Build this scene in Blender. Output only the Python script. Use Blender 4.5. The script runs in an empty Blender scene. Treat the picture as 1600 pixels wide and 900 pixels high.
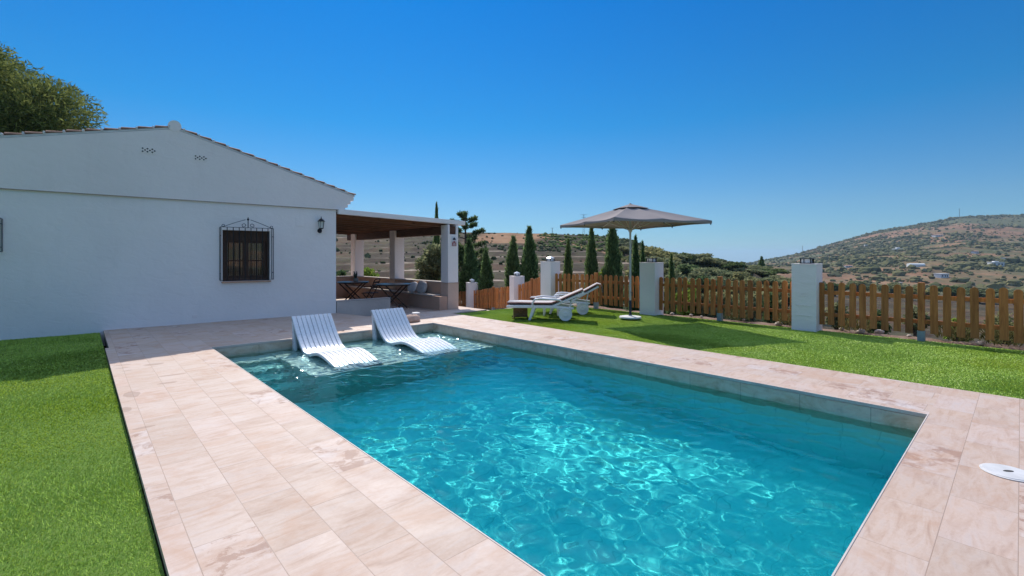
import bpy, bmesh, math, random
import numpy as np
from math import radians, sin, cos, pi
from mathutils import Vector, Matrix

random.seed(7)
rng = np.random.default_rng(11)
SC = bpy.context.scene
COL = SC.collection

# ------------------------------------------------------------------ helpers
def link(o, parent=None):
    COL.objects.link(o)
    if parent is not None:
        o.parent = parent
    return o

def tag(o, label=None, cat=None, group=None, kind=None):
    if label: o['label'] = label
    if cat: o['category'] = cat
    if group: o['group'] = group
    if kind: o['kind'] = kind
    return o

def empty(name, loc=(0, 0, 0), rz=0.0):
    o = bpy.data.objects.new(name, None)
    o.location = loc
    o.rotation_euler = (0, 0, rz)
    o.empty_display_size = 0.1
    return link(o)

def np_mesh(name, V, Fq, mats=(), smooth=False, midx=None):
    """mesh from an (n,3) vertex array and an (m,k) face array"""
    V = np.asarray(V, dtype=np.float32); Fq = np.asarray(Fq, dtype=np.int32)
    me = bpy.data.meshes.new(name)
    k = Fq.shape[1]; m = Fq.shape[0]
    me.vertices.add(len(V)); me.vertices.foreach_set('co', V.ravel())
    me.loops.add(m * k); me.loops.foreach_set('vertex_index', Fq.ravel())
    me.polygons.add(m)
    me.polygons.foreach_set('loop_start', np.arange(0, m * k, k, dtype=np.int32))
    if midx is not None:
        me.polygons.foreach_set('material_index', np.asarray(midx, dtype=np.int32))
    me.polygons.foreach_set('use_smooth', np.full(m, smooth, dtype=bool))
    for mt in mats: me.materials.append(mt)
    me.update(calc_edges=True)
    me.validate()
    return me

def np_obj(name, V, Fq, mat, parent=None, smooth=False, midx=None):
    mats = mat if isinstance(mat, (list, tuple)) else [mat]
    return link(bpy.data.objects.new(name, np_mesh(name, V, Fq, mats, smooth, midx)), parent)

class MB:
    """collects simple shapes into one mesh"""
    def __init__(s, M=None):
        s.v = []; s.f = []; s.M = M or Matrix.Identity(4)
    def add(s, vs, fs, M=None):
        b = len(s.v); T = s.M @ M if M is not None else s.M
        s.v += [tuple(T @ Vector(p)) for p in vs]
        s.f += [tuple(b + i for i in f) for f in fs]
        return s
    def box(s, x0, x1, y0, y1, z0, z1, M=None):
        return s.add([(x0,y0,z0),(x1,y0,z0),(x1,y1,z0),(x0,y1,z0),(x0,y0,z1),(x1,y0,z1),(x1,y1,z1),(x0,y1,z1)],
            [(0,3,2,1),(4,5,6,7),(0,1,5,4),(1,2,6,5),(2,3,7,6),(3,0,4,7)], M)
    def cbox(s, x, y, z, sx, sy, sz, M=None):
        return s.box(x-sx/2, x+sx/2, y-sy/2, y+sy/2, z-sz/2, z+sz/2, M)
    def prism(s, pts, a0, a1, axis='y', M=None):
        """closed 2-D outline extruded along an axis; outline given in the other two axes"""
        n = len(pts)
        def P(p, a):
            if axis == 'y': return (p[0], a, p[1])
            if axis == 'x': return (a, p[0], p[1])
            return (p[0], p[1], a)
        vs = [P(p, a0) for p in pts] + [P(p, a1) for p in pts]
        fs = [tuple(range(n)), tuple(range(2*n-1, n-1, -1))]
        fs += [(i, i+n, (i+1) % n + n, (i+1) % n) for i in range(n)]
        return s.add(vs, fs, M)
    def tube(s, pts, r, n=8, closed=False, cap=True):
        """round bar along a polyline; r a number or one per point"""
        pts = [Vector(p) for p in pts]; m = len(pts)
        rs = r if isinstance(r, (list, tuple)) else [r]*m
        vs = []; fs = []
        up = Vector((0, 0, 1)); prev = None
        for i, p in enumerate(pts):
            if closed: t = pts[(i+1) % m] - pts[i-1]
            else: t = pts[min(i+1, m-1)] - pts[max(i-1, 0)]
            t.normalize()
            if prev is None:
                a = t.cross(up)
                if a.length < 1e-3: a = t.cross(Vector((1, 0, 0)))
            else:
                a = prev - t * prev.dot(t)
            a.normalize(); b = t.cross(a); prev = a
            for k in range(n):
                th = 2*pi*k/n
                vs.append(p + (a*cos(th) + b*sin(th))*rs[i])
        rg = m if closed else m-1
        for i in range(rg):
            j = (i+1) % m
            for k in range(n):
                fs.append((i*n+k, i*n+(k+1) % n, j*n+(k+1) % n, j*n+k))
        if cap and not closed:
            fs.append(tuple(range(n-1, -1, -1))); fs.append(tuple((m-1)*n+k for k in range(n)))
        return s.add([tuple(v) for v in vs], fs)
    def lathe(s, prof, n=20, M=None):
        """(r, z) profile turned about z"""
        vs = []; fs = []
        for r, z in prof:
            for k in range(n):
                th = 2*pi*k/n
                vs.append((r*cos(th), r*sin(th), z))
        m = len(prof)
        for i in range(m-1):
            for k in range(n):
                fs.append((i*n+k, i*n+(k+1) % n, (i+1)*n+(k+1) % n, (i+1)*n+k))
        fs.append(tuple(range(n-1, -1, -1))); fs.append(tuple((m-1)*n+k for k in range(n)))
        return s.add(vs, fs, M)
    def build(s, name, mat, parent=None, smooth=False, bevel=0.0, seg=2):
        me = bpy.data.meshes.new(name)
        me.from_pydata(s.v, [], s.f)
        me.materials.append(mat)
        me.update()
        if smooth:
            me.polygons.foreach_set('use_smooth', [True]*len(me.polygons))
            try: me.set_sharp_from_angle(angle=radians(40))
            except Exception: pass
        o = link(bpy.data.objects.new(name, me), parent)
        if bevel > 0:
            b = o.modifiers.new('bevel', 'BEVEL'); b.width = bevel; b.segments = seg
            b.limit_method = 'ANGLE'; b.angle_limit = radians(40)
        return o

def copy_tree(o, parent=None):
    c = o.copy(); COL.objects.link(c); c.parent = parent
    for ch in list(o.children): copy_tree(ch, c)
    return c

def T(x, y, z): return Matrix.Translation((x, y, z))
def RZ(a): return Matrix.Rotation(a, 4, 'Z')
def RX(a): return Matrix.Rotation(a, 4, 'X')
def RY(a): return Matrix.Rotation(a, 4, 'Y')

# ---------- value noise (numpy) for terrain and scatter
_PERM = rng.random((256, 256))
def vnoise(x, y):
    x = np.asarray(x, float); y = np.asarray(y, float)
    xi = np.floor(x).astype(int); yi = np.floor(y).astype(int)
    fx = x - xi; fy = y - yi
    fx = fx*fx*(3-2*fx); fy = fy*fy*(3-2*fy)
    g = lambda i, j: _PERM[i & 255, j & 255]
    a = g(xi, yi)*(1-fx) + g(xi+1, yi)*fx
    b = g(xi, yi+1)*(1-fx) + g(xi+1, yi+1)*fx
    return (a*(1-fy) + b*fy)*2 - 1
def fbm(x, y, o=4):
    s = 0; a = 1.0; t = 0
    for i in range(o):
        s = s + a*vnoise(x*2**i + 17.3*i, y*2**i - 9.1*i); t += a; a *= 0.5
    return s/t
def smooth01(t):
    t = np.clip(t, 0, 1); return t*t*(3-2*t)

# ------------------------------------------------------------------ materials
class NM:
    """small wrapper for a node material"""
    def __init__(s, name):
        s.m = bpy.data.materials.new(name); s.m.use_nodes = True
        s.t = s.m.node_tree; s.t.nodes.clear()
        s.out = s.n('ShaderNodeOutputMaterial')
    def n(s, typ, **kw):
        nd = s.t.nodes.new(typ)
        for k, v in kw.items(): setattr(nd, k, v)
        return nd
    def l(s, a, b): s.t.links.new(a, b)
    def setin(s, nd, **kw):
        for k, v in kw.items():
            key = k.replace('_', ' ')
            if hasattr(v, 'is_output'): s.l(v, nd.inputs[key])
            else: nd.inputs[key].default_value = v
        return nd
    def coord(s, kind='Object'):
        return s.n('ShaderNodeTexCoord').outputs[kind]
    def geo_pos(s): return s.n('ShaderNodeNewGeometry').outputs['Position']
    def mapping(s, vec, scale=(1,1,1), rot=(0,0,0), loc=(0,0,0)):
        m = s.n('ShaderNodeMapping'); s.l(vec, m.inputs['Vector'])
        m.inputs['Scale'].default_value = scale; m.inputs['Rotation'].default_value = rot
        m.inputs['Location'].default_value = loc
        return m.outputs['Vector']
    def noise(s, vec, scale=5, detail=4, rough=0.5, dist=0.0, out='Fac'):
        x = s.n('ShaderNodeTexNoise'); s.l(vec, x.inputs['Vector'])
        x.inputs['Scale'].default_value = scale; x.inputs['Detail'].default_value = detail
        x.inputs['Roughness'].default_value = rough; x.inputs['Distortion'].default_value = dist
        return x.outputs[out]
    def ramp(s, fac, stops, interp='LINEAR'):
        r = s.n('ShaderNodeValToRGB'); s.l(fac, r.inputs['Fac'])
        cr = r.color_ramp; cr.interpolation = interp
        while len(cr.elements) < len(stops): cr.elements.new(0.5)
        for e, (p, c) in zip(cr.elements, stops):
            e.position = p
            e.color = (c, c, c, 1) if isinstance(c, (int, float)) else (*c, 1)
        return r.outputs['Color']
    def mix(s, fac, a, b, mode='MIX'):
        x = s.n('ShaderNodeMix'); x.data_type = 'RGBA'; x.blend_type = mode
        for v, i in ((fac, 0), (a, 6), (b, 7)):
            if hasattr(v, 'is_output'): s.l(v, x.inputs[i])
            elif i == 0: x.inputs[i].default_value = v
            else: x.inputs[i].default_value = (*v, 1)
        return x.outputs[2]
    def math(s, op, a, b=0.0, clamp=False):
        x = s.n('ShaderNodeMath', operation=op); x.use_clamp = clamp
        for i, v in enumerate((a, b)):
            if hasattr(v, 'is_output'): s.l(v, x.inputs[i])
            else: x.inputs[i].default_value = v
        return x.outputs[0]
    def bump(s, h, strength=0.3, dist=0.01, normal=None):
        b = s.n('ShaderNodeBump'); s.l(h, b.inputs['Height'])
        b.inputs['Strength'].default_value = strength; b.inputs['Distance'].default_value = dist
        if normal is not None: s.l(normal, b.inputs['Normal'])
        return b.outputs['Normal']
    def principled(s, color, rough=0.6, metal=0.0, normal=None, spec=0.5, **kw):
        p = s.n('ShaderNodeBsdfPrincipled')
        for v, k in ((color, 'Base Color'), (rough, 'Roughness'), (metal, 'Metallic'), (spec, 'Specular IOR Level')):
            if hasattr(v, 'is_output'): s.l(v, p.inputs[k])
            elif k == 'Base Color': p.inputs[k].default_value = (*v, 1)
            else: p.inputs[k].default_value = v
        if normal is not None: s.l(normal, p.inputs['Normal'])
        for k, v in kw.items(): p.inputs[k.replace('_', ' ')].default_value = v
        s.l(p.outputs[0], s.out.inputs['Surface'])
        return p

def plain(name, col, rough=0.5, metal=0.0, var=0.12, scale=6.0, bump=0.0, bscale=60, spec=0.5):
    """one colour with soft uneven wear, so no surface is perfectly flat"""
    m = NM(name); c = m.coord()
    n = m.noise(c, scale, 5, 0.6)
    lo = tuple(x*(1-var) for x in col); hi = tuple(min(1, x*(1+var)) for x in col)
    colr = m.ramp(n, [(0.3, lo), (0.7, hi)])
    nrm = m.bump(m.noise(c, bscale, 3), 0.4, bump) if bump > 0 else None
    m.principled(colr, rough, metal, nrm, spec)
    return m.m
# ------------------------------------------------------------------ light, sky, camera
H_CAM = 1.4
YAW = radians(42.67)
SUN_AZ = radians(25.0)      # clockwise from +Y
SUN_EL = radians(44.0)
SKY_GRADE = [(0.0, (0.14, 0.22, 0.29)), (0.10, (0.14, 0.235, 0.30)), (0.265, (0.03, 0.24, 0.36)), (0.50, (0.0, 0.235, 0.44)), (0.62, (1.0, 0.95, 0.95)), (0.72, (2.75, 2.0, 1.52))]
def setup_world():
    w = bpy.data.worlds.new('World'); SC.world = w; w.use_nodes = True
    t = w.node_tree; t.nodes.clear()
    out = t.nodes.new('ShaderNodeOutputWorld'); bg = t.nodes.new('ShaderNodeBackground')
    sky = t.nodes.new('ShaderNodeTexSky'); sky.sky_type = 'NISHITA'
    sky.sun_disc = False; sky.sun_elevation = SUN_EL; sky.sun_rotation = SUN_AZ
    sky.altitude = 600; sky.air_density = 1.0; sky.dust_density = 0.1; sky.ozone_density = 3.0
    # sky graded by height: darker, bluer low down, overhead raised as added fill light
    tc = t.nodes.new('ShaderNodeTexCoord'); sp = t.nodes.new('ShaderNodeSeparateXYZ'); rp = t.nodes.new('ShaderNodeValToRGB')
    t.links.new(tc.outputs['Generated'], sp.inputs[0]); t.links.new(sp.outputs['Z'], rp.inputs['Fac'])
    cr = rp.color_ramp
    stops = SKY_GRADE
    while len(cr.elements) < len(stops): cr.elements.new(0.5)
    for e, (p_, c_) in zip(cr.elements, stops): e.position = p_; e.color = (*c_, 1)
    mx = t.nodes.new('ShaderNodeMix'); mx.data_type = 'RGBA'; mx.blend_type = 'MULTIPLY'; mx.inputs[0].default_value = 1.0
    t.links.new(sky.outputs[0], mx.inputs[6]); t.links.new(rp.outputs[0], mx.inputs[7])
    t.links.new(mx.outputs[2], bg.inputs[0]); bg.inputs[1].default_value = 0.15
    t.links.new(bg.outputs[0], out.inputs[0])
    L = bpy.data.lights.new('sun', 'SUN'); L.energy = 2.45; L.angle = radians(0.53); L.color = (1.0, 0.93, 0.84)
    o = link(bpy.data.objects.new('sun', L))
    d = Vector((sin(SUN_AZ)*cos(SUN_EL), cos(SUN_AZ)*cos(SUN_EL), sin(SUN_EL)))
    o.rotation_euler = d.to_track_quat('Z', 'Y').to_euler(); o.location = d*60
    L.cycles.is_caustics_light = True
setup_world()
cam = bpy.data.cameras.new('camera'); co = link(bpy.data.objects.new('camera', cam))
cam.sensor_width = 36; cam.lens = 733/1600*36; cam.shift_y = -0.03
cam.clip_start = 0.05; cam.clip_end = 60000
co.location = (0, 0, H_CAM); co.rotation_euler = (radians(90), 0, -YAW)
SC.camera = co
vs = SC.view_settings
vs.view_transform = 'Standard'; vs.look = 'None'; vs.gamma = 1; vs.use_curve_mapping = False; vs.exposure = 0.95
SC.render.engine = 'CYCLES'
cy = SC.cycles
cy.use_denoising = True; cy.max_bounces = 10; cy.transmission_bounces = 8; cy.transparent_max_bounces = 16
cy.diffuse_bounces = 4; cy.glossy_bounces = 4; cy.caustics_refractive = True; cy.caustics_reflective = False
cy.sample_clamp_indirect = 4.0; cy.blur_glossy = 0.3
try: cy.denoiser = 'OPENIMAGEDENOISE'
except Exception: pass

# ------------------------------------------------------------------ shared materials
WET = [(0.4, 7.91, 0.1, 0.035), (0.4, 7.7, 0.09, 0.03), (0.43, 7.48, 0.06, 0.025), (0.72, 7.69, 0.12, 0.07), (0.8, 6.84, 0.15, 0.04), (0.72, 6.45, 0.1, 0.045), (0.39, 6.16, 0.07, 0.16), (0.31, 5.58, 0.05, 0.1), (0.39, 4.89, 0.08, 0.03)]
def mat_paving(along='Y'):
    m = NM('pink_sandstone_tiles')
    p = m.geo_pos()
    # tiles 0.28 x 0.60 m, long side along Y
    sw = m.mapping(p, rot=(0, 0, radians(90)), loc=(0.0, -0.40, 0.0)) if along == 'Y' else m.mapping(p, loc=(0.13, -0.008, 0.0))
    br = m.n('ShaderNodeTexBrick'); m.l(sw, br.inputs['Vector'])
    br.offset = 0.5; br.offset_frequency = 2
    for k, v in (('Scale', 1.0), ('Mortar Size', 0.0022), ('Mortar Smooth', 0.3), ('Bias', 0.0), ('Brick Width', 0.60), ('Row Height', 0.277)):
        br.inputs[k].default_value = v
    br.inputs['Color1'].default_value = (0, 0, 0, 1); br.inputs['Color2'].default_value = (1, 1, 1, 1)
    br.inputs['Mortar'].default_value = (0.5, 0.5, 0.5, 1)
    tile = m.math('MULTIPLY', br.outputs['Color'], 1.0)
    off = m.n('ShaderNodeVectorMath', operation='SCALE'); m.l(br.outputs['Color'], off.inputs[0]); off.inputs['Scale'].default_value = 37.0
    pv = m.n('ShaderNodeVectorMath', operation='ADD'); m.l(p, pv.inputs[0]); m.l(off.outputs[0], pv.inputs[1])
    v = pv.outputs[0]
    # layered sandstone grain running across the tile
    st = m.mapping(v, scale=(1.6, 7.0, 1.0), rot=(0, 0, radians(14)))
    veins = m.noise(st, 1.7, 7, 0.62, 1.3)
    soft = m.noise(v, 2.2, 4, 0.55, 0.5)
    base = m.ramp(veins, [(0.27, (0.30, 0.18, 0.12)), (0.40, (0.45, 0.315, 0.23)), (0.54, (0.53, 0.415, 0.335)), (0.74, (0.48, 0.425, 0.39))])
    warm = m.ramp(soft, [(0.35, (0.51, 0.425, 0.37)), (0.65, (0.49, 0.35, 0.26))])
    c = m.mix(0.35, base, warm)
    tint = m.ramp(tile, [(0.0, (0.90, 0.86, 0.82)), (0.3, (1.04, 1.02, 1.01)), (0.55, (0.97, 0.92, 0.88)), (0.8, (1.06, 1.03, 1.04)), (1.0, (0.97, 0.92, 0.90))])
    c = m.mix(1.0, c, tint, 'MULTIPLY')
    # rough flaked patches on a few tiles
    sel = m.math('GREATER_THAN', tile, 0.80)
    fl = m.noise(v, 5.5, 9, 0.72, 0.6)
    flm = m.ramp(fl, [(0.52, 0.0), (0.56, 1.0)])
    flk = m.math('MULTIPLY', sel, flm)
    c = m.mix(m.math('MULTIPLY', flk, 0.9), c, (0.30, 0.165, 0.11))
    wh = m.math('MULTIPLY', sel, m.ramp(m.noise(v, 3.1, 6, 0.7), [(0.5, 0.0), (0.62, 1.0)]))
    c = m.mix(m.math('MULTIPLY', wh, 0.5), c, (0.60, 0.55, 0.52))
    # fine streaks
    fs = m.noise(m.mapping(v, scale=(2.0, 11.0, 1.0), rot=(0, 0, radians(10))), 3.0, 8, 0.75, 1.6)
    grit = m.noise(p, 42, 5, 0.75)
    c = m.mix(0.2, c, m.ramp(grit, [(0.3, (0.30, 0.22, 0.17)), (0.7, (0.54, 0.44, 0.37))]))
    rust = m.ramp(m.noise(v, 1.3, 7, 0.68, 1.0), [(0.52, 0.0), (0.66, 0.5)])
    c = m.mix(rust, c, (0.42, 0.235, 0.14))
    c = m.mix(m.ramp(fs, [(0.56, 0.0), (0.70, 0.45)]), c, (0.36, 0.235, 0.175))
    # wet foot marks near the house end
    sepp = m.n('ShaderNodeSeparateXYZ'); m.l(p, sepp.inputs[0])
    wob = m.math('MULTIPLY', m.math('SUBTRACT', m.noise(p, 9, 4, 0.6), 0.5), 1.6)
    wet = None
    for (sx, sy, ra, rb) in WET:
        u_ = m.math('POWER', m.math('DIVIDE', m.math('ABSOLUTE', m.math('SUBTRACT', sepp.outputs['X'], sx)), ra), 2.0)
        v_ = m.math('POWER', m.math('DIVIDE', m.math('ABSOLUTE', m.math('SUBTRACT', sepp.outputs['Y'], sy)), rb), 2.0)
        e_ = m.math('LESS_THAN', m.math('ADD', m.math('ADD', u_, v_), wob), 0.85)
        wet = e_ if wet is None else m.math('MAXIMUM', wet, e_)
    c = m.mix(m.math('MULTIPLY', wet, 0.55), c, (0.26, 0.16, 0.11))
    joint = br.outputs['Fac']
    c = m.mix(m.math('MULTIPLY', joint, 0.6), c, (0.25, 0.17, 0.125))
    h = m.math('SUBTRACT', m.math('MULTIPLY', veins, 0.35), m.math('MULTIPLY', joint, 1.0))
    nrm = m.bump(h, 0.35, 0.006)
    m.principled(c, m.ramp(soft, [(0.3, 0.55), (0.7, 0.75)]), 0, nrm, 0.4)
    return m.m

def mat_pool_tile():
    m = NM('grey_stone_pool_tiles')
    p = m.geo_pos()
    n1 = m.noise(m.mapping(p, scale=(1, 1, 2.2)), 2.6, 7, 0.65, 1.0)
    n2 = m.noise(p, 11, 6, 0.7)
    c = m.ramp(n1, [(0.28, (0.42, 0.29, 0.19)), (0.45, (0.58, 0.45, 0.32)), (0.6, (0.64, 0.54, 0.42)), (0.75, (0.55, 0.46, 0.38))])
    c = m.mix(m.ramp(n2, [(0.5, 0.0), (0.75, 0.4)]), c, (0.22, 0.16, 0.12))
    # square joints on every face: three axis grids
    sep = m.n('ShaderNodeSeparateXYZ'); m.l(p, sep.inputs[0])
    g = None
    for ax in ('X', 'Y'):
        f = m.math('FRACT', m.math('DIVIDE', m.math('ADD', sep.outputs[ax], 40.13), 0.6))
        e = m.math('LESS_THAN', m.math('ABSOLUTE', m.math('SUBTRACT', f, 0.5)), 0.006)
        g = e if g is None else m.math('MAXIMUM', g, e)
    c = m.mix(m.math('MULTIPLY', g, 0.5), c, (0.16, 0.15, 0.13))
    m.principled(c, 0.55, 0, m.bump(n2, 0.2, 0.004), 0.4)
    return m.m

def mat_water():
    m = NM('pool_water')
    g = m.n('ShaderNodeBsdfRefraction'); g.inputs['IOR'].default_value = 1.333; g.inputs['Roughness'].default_value = 0.0
    gl = m.n('ShaderNodeBsdfGlossy'); gl.inputs['Roughness'].default_value = WATER_ROUGH
    fr = m.n('ShaderNodeFresnel'); fr.inputs['IOR'].default_value = 1.333
    mx = m.n('ShaderNodeMixShader'); m.l(fr.outputs[0], mx.inputs[0]); m.l(g.outputs[0], mx.inputs[1]); m.l(gl.outputs[0], mx.inputs[2])
    m.l(mx.outputs[0], m.out.inputs['Surface'])
    va = m.n('ShaderNodeVolumeAbsorption')
    va.inputs['Color'].default_value = WATER_COL; va.inputs['Density'].default_value = WATER_DEN
    if USE_VOL: m.l(va.outputs[0], m.out.inputs['Volume'])
    return m.m
USE_VOL = False
WATER_ROUGH = 0.09
WATER_COL = (0.03, 0.95, 0.945, 1); WATER_DEN = 1.15

PX0, PX1, PY0, PY1 = 1.5, 5.55, 0.56, 8.50      # pool opening
WZ = -0.17                                       # water level
FLOOR_Z = -1.5
def mat_plaster2():
    m = NM('pale_stone_pool_shelf'); p = m.geo_pos()
    n = m.noise(m.mapping(p, scale=(1, 1.6, 1)), 2.2, 6, 0.62, 0.8)
    c = m.ramp(n, [(0.3, (0.62, 0.57, 0.49)), (0.55, (0.74, 0.70, 0.63)), (0.75, (0.68, 0.66, 0.62))])
    m.principled(c, 0.5, 0, m.bump(m.noise(p, 12, 5, 0.7), 0.2, 0.003), 0.4); return m.m
def mat_deep():
    m = NM('pale_aqua_pool_finish'); p = m.geo_pos()
    n = m.noise(p, 1.8, 6, 0.6, 0.6); n2 = m.noise(p, 14, 5, 0.7)
    c = m.ramp(n, [(0.3, (0.78, 0.88, 0.85)), (0.7, (0.88, 0.93, 0.90))])
    c = m.mix(m.ramp(n2, [(0.55, 0.0), (0.72, 0.35)]), c, (0.42, 0.44, 0.38))
    br = m.n('ShaderNodeTexBrick'); m.l(p, br.inputs['Vector']); br.offset = 0.0
    for k_, v_ in (('Scale', 1.0), ('Mortar Size', 0.004), ('Brick Width', 0.6), ('Row Height', 0.3)): br.inputs[k_].default_value = v_
    c = m.mix(m.math('MULTIPLY', br.outputs['Fac'], 0.5), c, (0.40, 0.50, 0.48))
    m.principled(c, 0.5, 0, m.bump(n2, 0.2, 0.003), 0.4); return m.m
M_PAVE = mat_paving(); M_PAVE_X = mat_paving('X'); M_POOL = mat_pool_tile(); M_DEEP = mat_deep(); M_WATER = mat_water()

def mat_lawn_base():
    m = NM('turf_soil')
    p = m.geo_pos()
    n = m.noise(p, 3, 5, 0.6); n2 = m.noise(p, 60, 3, 0.7)
    c = m.mix(m.ramp(n2, [(0.35, 0.0), (0.7, 1.0)]), m.ramp(n, [(0.3, (0.07, 0.15, 0.016)), (0.7, (0.11, 0.21, 0.024))]), (0.15, 0.22, 0.05))
    m.principled(c, 0.9, 0, m.bump(n2, 0.6, 0.02), 0.1)
    return m.m
M_TURF = mat_lawn_base()

# ------------------------------------------------------------------ pool deck, pool, water
def slab_poly(mb, pts, z0, z1):
    n = len(pts)
    vs = [(x, y, z0) for x, y in pts] + [(x, y, z1) for x, y in pts]
    fs = [tuple(range(n-1, -1, -1)), tuple(range(n, 2*n))] + [(i, (i+1) % n, (i+1) % n + n, i+n) for i in range(n)]
    mb.add(vs, fs)
d = MB()
slab_poly(d, [(0.29, -7), (PX0, -7), (PX0, PY1), (0.29, PY1)], -0.035, 0)
slab_poly(d, [(0.29, PY1), (PX1, PY1), (6.85, PY1), (6.85, 9.68), (8.0, 9.68), (8.0, 10.02), (7.2, 10.25), (5.05, 10.40), (4.74, 11.72), (0.335, 11.96), (0.335, 9.55), (0.29, 9.55)], -0.035, 0)
slab_poly(d, [(PX1, PY0), (6.85, PY0), (6.85, PY1), (PX1, PY1)], -0.035, 0)
tag(d.build('pool_deck', M_PAVE), kind='structure')
d = MB(); slab_poly(d, [(PX0, -7), (6.85, -7), (6.85, PY0), (PX0, PY0)], -0.035, 0)
tag(d.build('pool_deck', M_PAVE_X), kind='structure')
b = MB()
b.box(0.30, 1.495, -7, 9.5, -0.2, -0.036); b.box(1.495, 6.84, 8.51, 9.66, -0.2, -0.036)
b.box(0.345, 4.74, 9.5, 11.6, -0.2, -0.036)
b.box(4.74, 5.0, 9.66, 10.38, -0.2, -0.036); b.box(5.0, 7.2, 9.66, 10.2, -0.2, -0.036)
b.box(5.56, 6.84, 0.55, 8.51, -0.2, -0.036); b.box(1.495, 6.84, -7, 0.55, -0.2, -0.036)
M_CONC = plain('grey_mortar', (0.16, 0.15, 0.14), 0.9, var=0.3, scale=9, bump=0.01)
tag(b.build('deck_foundation', M_CONC), kind='structure')

b = MB()
x0, x1, y0, y1 = PX0+0.006, PX1-0.006, PY0+0.006, PY1-0.006
t = 0.12; z1 = -0.0355
ZB = WZ-0.22
def ring(mb, za, zb):
    mb.box(x0-t, x0, y0-t, y1+t, za, zb); mb.box(x1, x1+t, y0-t, y1+t, za, zb)
    mb.box(x0, x1, y0-t, y0, za, zb); mb.box(x0, x1, y1, y1+t, za, zb)
ring(b, ZB, z1)
dp = MB(); ring(dp, FLOOR_Z, ZB-0.0005); dp.box(x0-t, x1+t, y0-t, y1+t, FLOOR_Z-0.15, FLOOR_Z-0.0005)
basin_deep = tag(dp.build('pool_floor', M_DEEP), kind='structure')
basin_deep.cycles.is_caustics_receiver = True
SHX, SHY, SHZ = 2.33, 6.42, -0.31
basin = tag(b.build('pool_basin', M_POOL), kind='structure'); basin.cycles.is_caustics_receiver = True
b = MB()
b.box(SHX, x1, SHY, y1, FLOOR_Z, SHZ)           # sun shelf
for k in range(4):                               # entry steps beside the shelf
    b.box(x0, SHX, y1-0.52-0.42*k, y1 if k == 0 else y1-0.52-0.42*(k-1), FLOOR_Z, SHZ-0.03-0.20*k)
M_SHELF = mat_plaster2()
basin = tag(b.build('pool_steps', M_SHELF), kind='structure')

M_LIP_HIGHLIGHT = plain('pale_lip_highlight', (0.54, 0.46, 0.40), 0.6, var=0.1)
tr_ = MB()  # pale strips added round the pool imitate the highlight on the coping lip
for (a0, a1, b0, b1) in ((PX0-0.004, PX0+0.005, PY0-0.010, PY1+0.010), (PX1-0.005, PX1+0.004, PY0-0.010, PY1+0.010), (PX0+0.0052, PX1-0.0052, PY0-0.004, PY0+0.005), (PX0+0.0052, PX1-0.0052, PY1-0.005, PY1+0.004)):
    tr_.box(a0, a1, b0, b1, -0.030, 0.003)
tag(tr_.build('pool_lip_highlight', M_LIP_HIGHLIGHT, bevel=0.002), kind='structure')
def wave_height(X, Y):
    r = np.random.default_rng(5)
    z = np.zeros_like(X)
    for i in range(46):
        lam = 0.10*(4.4**r.random()); th = r.normal(0.9, 1.1)
        k = 2*pi/lam
        wob = 0.5*np.sin(0.9*X*r.random()+1.3*Y*r.random()+6*r.random())
        z += (0.0105*lam**1.0/ math.sqrt(46/2)) * np.sin(k*(X*cos(th)+Y*sin(th)) + 6.283*r.random() + 2*wob) * 1.0
    # ripples thrown out by the jets at the far end and round the shelf
    jet = smooth01((Y-5.4)/2.2)*(0.35+0.65*smooth01(np.abs(X-3.4)/1.6))
    jet = np.maximum(jet, 2.1*np.exp(-((X-2.0)**2/0.5+(Y-6.8)**2/1.1)))
    jet = np.maximum(jet, 2.7*np.exp(-((X-5.25)**2/0.25+(Y-7.6)**2/1.0)))
    jet = np.maximum(jet, 1.9*np.exp(-((X-3.9)**2/0.3+(Y-7.1)**2/0.35)))
    zz = np.zeros_like(X)
    for i in range(30):
        lam = 0.07*(2.8**r.random()); th = r.uniform(0, 6.283); k = 2*pi/lam
        zz += 0.016*lam/math.sqrt(15) * np.sin(k*(X*cos(th)+Y*sin(th)) + 6.283*r.random())
    return WAVE_A*z*(1+0.5*vnoise(X*0.9, Y*0.9)) + zz*jet
WAVE_A = 0.95
nx, ny = 240, 460
gx = np.linspace(PX0+0.004, PX1-0.004, nx); gy = np.linspace(PY0+0.004, PY1-0.004, ny)
GX, GY = np.meshgrid(gx, gy)
GZ = WZ + wave_height(GX, GY)
V = np.stack([GX.ravel(), GY.ravel(), GZ.ravel()], 1)
ii = (np.arange(ny-1)[:, None]*nx + np.arange(nx-1)[None, :]).ravel()
water = tag(np_obj('pool_water', V, np.stack([ii, ii+1, ii+nx+1, ii+nx], 1), M_WATER, smooth=True), kind='structure')
try:
    water.cycles.is_caustics_caster = True; basin.cycles.is_caustics_receiver = True
except Exception as e:
    water.is_caustics_caster = True; basin.is_caustics_receiver = True
def mat_absorb():
    m = NM('tinted_pool_depth')
    va = m.n('ShaderNodeVolumeAbsorption')
    va.inputs['Color'].default_value = WATER_COL; va.inputs['Density'].default_value = WATER_DEN
    m.l(va.outputs[0], m.out.inputs['Volume'])
    return m.m
b = MB(); b.box(PX0-0.04, PX1+0.04, PY0-0.04, PY1+0.04, FLOOR_Z-0.05, WZ+0.04)
tag(b.build('water', mat_absorb()), kind='structure')
# lawns: base sheets, blades come later
b = MB(); b.box(-30, 0.285, -8, 40, -0.3, -0.045)
tag(b.build('lawn_soil', M_TURF), kind='structure')
b = MB(); b.box(6.855, 10.60, -16, 9.676, -0.3, -0.03)
tag(b.build('lawn_soil', M_TURF), kind='structure')
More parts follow.
